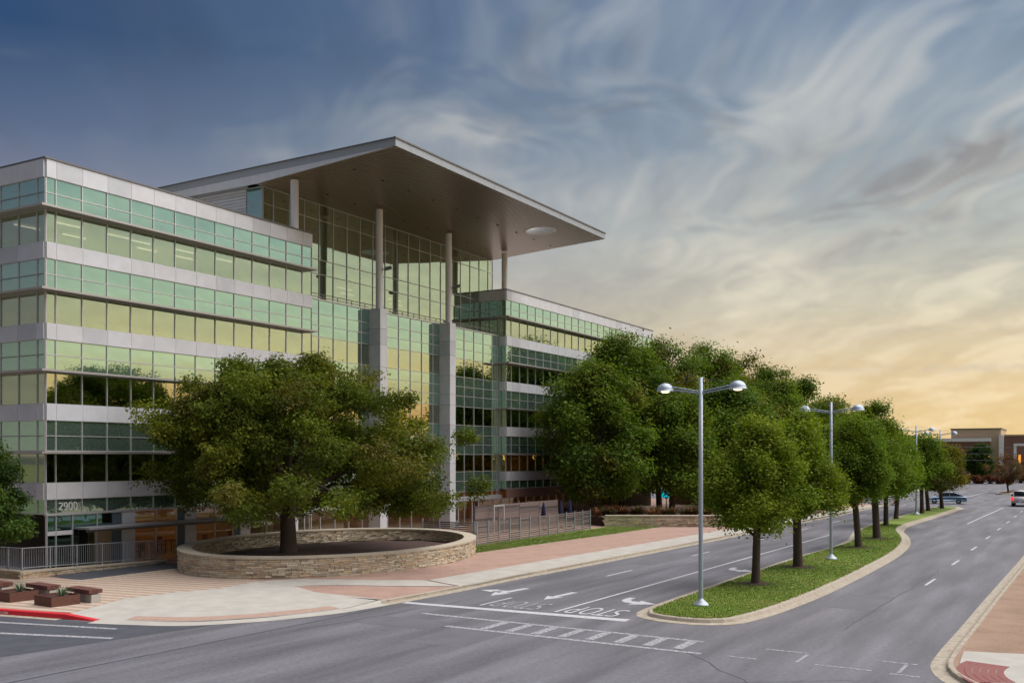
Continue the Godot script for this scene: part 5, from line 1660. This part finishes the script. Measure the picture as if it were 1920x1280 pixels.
func build_trees() -> void:
	var side := Vector3(cos(YAW), 0, -sin(YAW))
	var oak_t := [Color(0.115, 0.145, 0.018), Color(0.13, 0.155, 0.018), Color(0.095, 0.13, 0.02), Color(0.145, 0.165, 0.02), Color(0.11, 0.145, 0.018), Color(0.105, 0.14, 0.022), Color(0.13, 0.13, 0.03)]
	var med_t := [Color(0.17, 0.235, 0.026), Color(0.195, 0.255, 0.026), Color(0.145, 0.205, 0.026), Color(0.21, 0.26, 0.034)]
	var gro_t := [Color(0.105, 0.17, 0.024), Color(0.13, 0.19, 0.024), Color(0.145, 0.205, 0.026), Color(0.095, 0.16, 0.032), Color(0.165, 0.205, 0.026), Color(0.115, 0.185, 0.028), Color(0.13, 0.2, 0.026), Color(0.15, 0.15, 0.035)]
	var oak_twig := twig(17, 0.17, 0.5, 1)
	var med_twig := twig(15, 0.16, 0.48, 2)
	var far_twig := twig(15, 0.28, 0.85, 3)
	# the oak in the stone planter
	tree("oak_tree", "broad spreading live oak growing inside the stone planter", "", V(-38.7, 0.7, 41.75), [[2.45, 7.2, 10.2], [3.1, 8.9, 11.3], [4.2, 9.3, 10.4], [5.4, 8.8, 8.8], [6.8, 8.4, 8.5], [8.0, 7.2, 8.0], [9.0, 5.4, 6.4], [9.8, 4.4, 4.8], [10.5, 2.8, 3.2]], side, 0.85, 280, 42, 1.0, oak_twig, 1.0, M.leaf_oak, oak_t, 0.44, 2.1, 5)
	# median trees
	var med := [[-13.55, 45.8, 7.6, 2.85, 0.19, "rounded bright green tree nearest to the lamp on the median's nose"], [-13.65, 53.9, 8.3, 2.7, 0.24, "rounded bright green tree, second along the median from its nose"], [-13.2, 67.6, 8.6, 2.7, 0.21, "full green tree, third along the median, past the second lamp"], [-13.5, 75.6, 9.8, 3.0, 0.25, "taller green tree with loose top where the median bends"], [-15.4, 90.5, 8.4, 3.3, 0.2, "green tree, first on the narrow part of the median"], [-16.2, 100.6, 8.6, 3.2, 0.2, "green tree, second on the narrow part of the median"], [-15.4, 111.5, 8.0, 3.2, 0.2, "green tree behind the third median lamp"], [-15.6, 117.5, 7.6, 3.0, 0.2, "brownish green tree, second from the median's far end"], [-14.9, 123.4, 7.4, 3.2, 0.2, "yellowing tree at the median's far end"]]
	for k in med.size():
		var q: Array = med[k]
		var h: float = q[2]
		var w: float = q[3] * 0.9
		var tt := med_t
		if k == 7:
			tt = [Color(0.11, 0.095, 0.03), Color(0.085, 0.10, 0.03)]
		elif k == 8:
			tt = [Color(0.24, 0.19, 0.02), Color(0.15, 0.15, 0.02), Color(0.10, 0.12, 0.02)]
		elif k > 1:
			tt = [Color(0.14, 0.215, 0.026), Color(0.17, 0.235, 0.026), Color(0.125, 0.195, 0.03)]
		var e := rng.randf_range(-0.25, 0.25)
		tree("median_tree", q[5], "trees along the median", V(q[0], 0.15, q[1]), [[h * 0.34, w * 0.6, w * 0.65], [h * 0.42, w * (0.95 + e), w * (0.95 - e)], [h * 0.55, w, w], [h * 0.72, w * (0.9 - e * 0.5), w * 0.9], [h * 0.88, w * 0.6, w * 0.62], [h * 0.97, w * 0.28, w * 0.26]], side, 0.95, 84 if k < 4 else 54, 28, 0.62, med_twig, 1.0 if k < 4 else 1.35, M.leaf_median, tt, q[4], h * 0.29, 40 + k)
	# ground rings of mulch under the first trees
	for k in 4:
		var ring := st_new()
		lathe(ring, [Vector2(0.0, 0.05), Vector2(0.4, 0.045), Vector2(0.75, 0.012), Vector2(0.95, -0.005)], 18)
		var mu := mi(done(ring), numbered("mulch_ring"), M.mulch, self, Transform3D(Basis.IDENTITY, V(med[k][0], 0.152, med[k][1])))
		tag(mu, ["dark mulch ring round the tree nearest to the median's nose", "dark mulch ring round the second median tree", "dark mulch ring round the third median tree", "dark mulch ring round the tree where the median bends"][k], "mulch", "mulch rings on the median")
	# grove beyond the entrance
	var grove := [[-40.0, 84.0, 14.6, 5.4, "dark bushy live oak at the near edge of the grove, against the glass"], [-41.2, 92.7, 18.6, 6.2, "tall live oak standing close to the far wing of the office"], [-39.6, 99.0, 18.2, 6.0, "dark live oak with a forked trunk behind the low stone wall"], [-35.5, 92.0, 12.6, 5.2, "lower live oak right behind the low stone wall"], [-37.6, 107.5, 18.6, 6.4, "tall live oak, fourth deep in the grove"], [-33.5, 104.5, 14.4, 5.6, "mid height live oak at the street side of the grove"], [-36.6, 117.5, 18.6, 6.4, "tall live oak, fifth deep in the grove"], [-36.0, 128.0, 17.8, 6.3, "tall live oak near the cross street end of the grove"], [-33.0, 120.0, 14.5, 5.6, "live oak at the street side near the cross street"], [-35.0, 141.0, 16.4, 6.0, "live oak beyond the cross street, first of that row"], [-34.4, 154.0, 14.8, 5.9, "live oak beyond the cross street, second of that row"], [-33.0, 168.0, 13.0, 5.6, "live oak beyond the cross street, third of that row"], [-32.2, 184.0, 10.4, 5.2, "live oak beyond the cross street, fourth of that row"], [-31.5, 204.0, 9.4, 5.0, "live oak beyond the cross street, last of that row"]]
	for k in grove.size():
		var q: Array = grove[k]
		var h: float = q[2]
		var w: float = q[3]
		var e := rng.randf_range(-0.2, 0.2)
		tree("grove_tree", q[4], "live oaks of the grove", V(q[0], 0.12, q[1]), [[h * 0.17, w * 0.5, w * 0.5], [h * 0.27, w * (0.9 + e), w * (0.9 - e)], [h * 0.45, w, w], [h * 0.65, w * (0.95 - e), w * (0.95 + e)], [h * 0.82, w * 0.72, w * 0.72], [h * 0.93, w * 0.42, w * 0.42], [h * 0.98, w * 0.15, w * 0.15]], side, 1.0, 120 if k < 9 else 80, 33, 1.05, far_twig, 1.0 if k < 9 else 1.25, M.leaf_grove, gro_t, 0.32, h * 0.2, 70 + k)
	# tree by the plaza
	tree("plaza_tree", "leafy green tree beside the railing at the corner of the plaza wing", "", V(-44.6, 0.12, 26.6), [[1.5, 1.8, 1.4], [2.6, 2.8, 2.9], [4.0, 2.9, 2.5], [5.4, 2.6, 2.2], [6.6, 1.8, 1.4], [7.4, 0.6, 0.6]], side, 0.95, 70, 56, 0.72, oak_twig, 0.9, M.leaf_oak, [Color(0.05, 0.10, 0.022), Color(0.065, 0.115, 0.022), Color(0.045, 0.085, 0.022)], 0.16, 1.9, 200)
	# trees across the avenue, which the glass mirrors
	for k in 9:
		var h := 10.4 + 2.6 * sin(k * 2.3)
		tree("roadside_tree", ["dark tree across the avenue facing the plaza wing", "dark tree across the avenue, second from the crossing", "dark tree across the avenue, third from the crossing", "dark tree across the avenue, fourth from the crossing", "dark tree across the avenue, fifth from the crossing", "dark tree across the avenue, sixth from the crossing", "dark tree across the avenue, seventh from the crossing", "dark tree across the avenue, eighth from the crossing", "dark tree across the avenue, farthest from the crossing"][k], "trees across the avenue", V(16.0 + 5.0 * sin(k * 1.7), 0.1, 62 + k * 12.5), [[h * 0.15, 2.5, 2.5], [h * 0.3, 5.2, 5.2], [h * 0.6, 5.6, 5.6], [h * 0.85, 3.6, 3.6], [h * 0.98, 0.9, 0.9]], side, 1.0, 60, 40, 1.3, far_twig, 1.2, M.leaf_grove, gro_t, 0.3, h * 0.2, 120 + k)
	# ornamental grasses behind the low wall
	var gm := blades(70, 0.5, 0.95, 0.02, 0.9, 0.6)
	var om1 := mat("orange_grass", lin(0.20, 0.085, 0.022), 0.8)
	var om2 := mat("olive_grass", lin(0.10, 0.085, 0.022), 0.8)
	var bed := structure("planting_bed")
	slab(bed, "mulch_bed", [Vector2(-36.0, 77.5), Vector2(-26.2, 83.1), Vector2(-27.4, 87.0), Vector2(-38.0, 81.5), Vector2(-38.4, 78.6)], 0.0, 0.88, M.mulch)
	for k in 34:
		var f := k / 33.0
		var p := Vector2(-37.2, 78.4).lerp(Vector2(-26.6, 84.2), f) + Vector2(rng.randf_range(-0.3, 0.3), rng.randf_range(0.0, 1.6))
		var s := rng.randf_range(1.1, 1.6)
		var o := mi(gm, numbered("ornamental_grass"), om1 if k % 3 != 1 else om2, self, Transform3D(Basis(Vector3.UP, rng.randf() * TAU).scaled(Vector3(s, s, s)), V(p.x, 0.86, p.y)))
		tag(o, "tuft of orange brown ornamental grass behind the low stone wall" if k % 3 != 1 else "tuft of olive ornamental grass behind the low stone wall", "grass", "orange grasses behind the wall" if k % 3 != 1 else "olive grasses behind the wall")

# ------------------------------------------------------------------ beyond the far junction
func build_distance() -> void:
	var o := thing("far_building", "low tan and brown brick building at the end of the avenue", "building", V(-20, 0, 330))
	var D := 330.0
	bd(o, "tan_block", -37.3, -23.6, 0, 14.2, D, D + 20, M.tan_wall)
	bd(o, "block_cap", -37.5, -23.4, 14.2, 14.6, D - 0.3, D + 20, M.dark_trim)
	bd(o, "white_fascia", -52.0, -26.2, 10.6, 11.6, D - 2.4, D - 1.2, M.white_paint)
	bd(o, "brown_block", -50.0, -26.4, 0, 10.6, D - 1.9, D - 0.2, M.brick_brown)
	bd(o, "white_pier", -24.0, -22.8, 0, 12.4, D - 2.6, D - 0.1, M.white_paint)
	bd(o, "brown_block", -22.7, -16.2, 0, 12.2, D - 1.0, D + 18, M.brick_brown)
	bd(o, "block_cap", -22.8, -16.0, 12.2, 12.6, D - 1.3, D + 18, M.tan_wall)
	bd(o, "portal_post", -20.0, -19.3, 0, 9.2, D - 4.0, D - 3.2, M.white_paint)
	bd(o, "portal_post", -15.9, -15.2, 0, 9.2, D - 4.0, D - 3.2, M.tan_wall)
	bd(o, "portal_beam", -20.0, -15.2, 9.2, 9.9, D - 4.1, D - 3.1, M.white_paint)
	bd(o, "beige_wing", -16.1, 16.0, 0, 10.6, D + 0.5, D + 18, M.beige_wall)
	for k in 8:
		bd(o, "lit_window", -13.4 + k * 2.0, -12.0 + k * 2.0, 6.4, 8.6, D + 0.42, D + 0.47, M.lit_window)
		bd(o, "window_frame", -12.0 + k * 2.0, -11.4 + k * 2.0, 6.2, 8.8, D + 0.38, D + 0.48, M.dark_trim)
	for k in 3:
		bd(o, "lit_window", -29.4 + k * 1.0, -28.6 + k * 1.0, 6.0, 7.4, D - 2.0, D - 1.92, M.lit_window)
	bd(o, "lit_window", -18.9, -18.3, 4.2, 6.6, D - 1.1, D - 1.02, M.lit_window)
	# traffic signal
	var s := thing("traffic_signal", "traffic signal with a red light on a mast arm at the far junction", "traffic light", V(-6.2, 0, 236))
	mi(UC, "pole", M.beige_wall, s, Transform3D(Basis.from_scale(Vector3(0.14, 7.0, 0.14)), Vector3(0, 3.5, 0)))
	mi(UB, "mast_arm", M.beige_wall, s, Transform3D(Basis.from_scale(Vector3(9.0, 0.16, 0.16)), Vector3(2.2, 5.6, 0)))
	var hd := group_node("signal_head", s)
	mi(UB, "housing", M.black, hd, Transform3D(Basis.from_scale(Vector3(1.7, 0.5, 0.3)), Vector3(-1.2, 5.6, 0.2)))
	for k in 3:
		var l := mi(UC, "signal_lens", M.signal_red if k == 0 else M.black, hd, Transform3D(Basis(Vector3.RIGHT, PI / 2) * Basis.from_scale(Vector3(0.22, 0.06, 0.22)), Vector3(-1.75 + k * 0.55, 5.6, 0.38)))
	mi(UB, "crossing_signal", M.signal_amber, s, Transform3D(Basis.from_scale(Vector3(0.45, 0.55, 0.25)), Vector3(0.5, 3.2, 0.2)))
	# overhead wires
	for k in 3:
		var w := thing("overhead_wire", ["highest overhead wire crossing the avenue in front of the far building", "middle overhead wire crossing the avenue in front of the far building", "lowest overhead wire crossing the avenue in front of the far building"][k], "wire", V(-10, 0, 215))
		var ws := st_new()
		var pts := []
		var rr := []
		for j in 13:
			var f := j / 12.0
			pts.append(Vector3(lerpf(-30, 45, f), 8.6 - k * 1.3 - 0.9 * sin(PI * f), 0))
			rr.append(0.03)
		tube(ws, pts, rr, 4)
		mi(done(ws), "cable", M.wire, w)
		for x in [-30.0, 45.0]:
			mi(UC, "wire_post", M.bark, w, Transform3D(Basis.from_scale(Vector3(0.14, 9.0, 0.14)), Vector3(x + k * 0.32, 4.5, 0)))
	# shrubs and trees of the far verges
	var side := Vector3(cos(YAW), 0, -sin(YAW))
	var t := twig(12, 0.34, 0.7, 9)
	var bare := [Color(0.19, 0.09, 0.06), Color(0.15, 0.08, 0.055), Color(0.16, 0.11, 0.06)]
	tree("crape_myrtle", "thin reddish bare crown tree on the far median", "", V(-12.2, 0.15, 186), [[1.6, 0.8, 0.8], [2.6, 2.6, 2.6], [4.2, 3.4, 3.6], [5.4, 3.0, 3.0], [6.2, 1.6, 1.4]], side, 1.0, 40, 14, 0.8, t, 0.6, M.leaf_misc, bare, 0.16, 0.8, 300)
	var far := [[-27.0, 232, 8.5, 3.4, "small dark green tree in front of the tan block"], [-22.0, 250, 9.0, 3.6, "dark green tree between the tan block and the white portal"], [-9.0, 275, 8.0, 3.2, "green tree in front of the beige wing"], [-2.5, 262, 9.0, 3.4, "green tree at the beige wing's far end"], [-33.0, 228, 10.0, 4.5, "green tree at the left verge of the far avenue".replace("left ", "")], [-42.0, 250, 12.0, 5.5, "large dark tree beyond the last live oak"], [-3.4, 222, 6.5, 2.6, "yellow green tree behind the traffic signal"]]
	for k in far.size():
		var q: Array = far[k]
		var h: float = q[2]
		var w: float = q[3]
		tree("far_tree", q[4], "trees in front of the far building", V(q[0], 0.0, q[1]), [[h * 0.2, w * 0.6, w * 0.6], [h * 0.45, w, w], [h * 0.75, w * 0.8, w * 0.8], [h * 0.97, w * 0.2, w * 0.2]], side, 1.0, 40, 36, 0.9, t, 1.2, M.leaf_misc, [Color(0.05, 0.09, 0.025), Color(0.06, 0.10, 0.02)] if k != 6 else [Color(0.13, 0.14, 0.02)], 0.2, h * 0.22, 310 + k)
	var hedge := [[-30.5, 214, 1.5, 4.0, "reddish hedge shrub beside the far pavement", 1], [-29.0, 224, 1.4, 3.5, "second reddish hedge shrub beside the far pavement", 1], [-24.5, 238, 1.6, 5.0, "brown hedge shrub at the end of the avenue", 1], [-19.0, 246, 1.5, 5.0, "brown hedge shrub below the white portal", 1], [-12.0, 256, 1.5, 5.0, "dark red hedge shrub below the beige wing", 1], [-5.0, 250, 1.5, 5.0, "dark red hedge shrub behind the traffic signal", 1], [-29.5, 160, 1.0, 2.4, "low grey green shrub at the junction's corner", 0], [-31.0, 152, 1.0, 2.6, "low grey green shrub next to the cross street", 0], [-31.5, 172, 1.2, 2.8, "orange brown shrub below the live oaks", 1]]
	for k in hedge.size():
		var q: Array = hedge[k]
		var h: float = q[2]
		var w: float = q[3]
		tree("shrub", q[4], "shrubs of the far verges", V(q[0], 0.0, q[1]), [[0.15, w * 0.8, w * 0.8], [h * 0.5, w, w], [h, w * 0.7, w * 0.7]], Vector3.RIGHT, 0.4, 22, 22, 0.55, t, 0.8, M.leaf_misc, [Color(0.13, 0.04, 0.025), Color(0.09, 0.05, 0.03)] if q[5] == 1 else [Color(0.10, 0.10, 0.06), Color(0.07, 0.09, 0.04)], 0.05, h * 0.3, 340 + k)
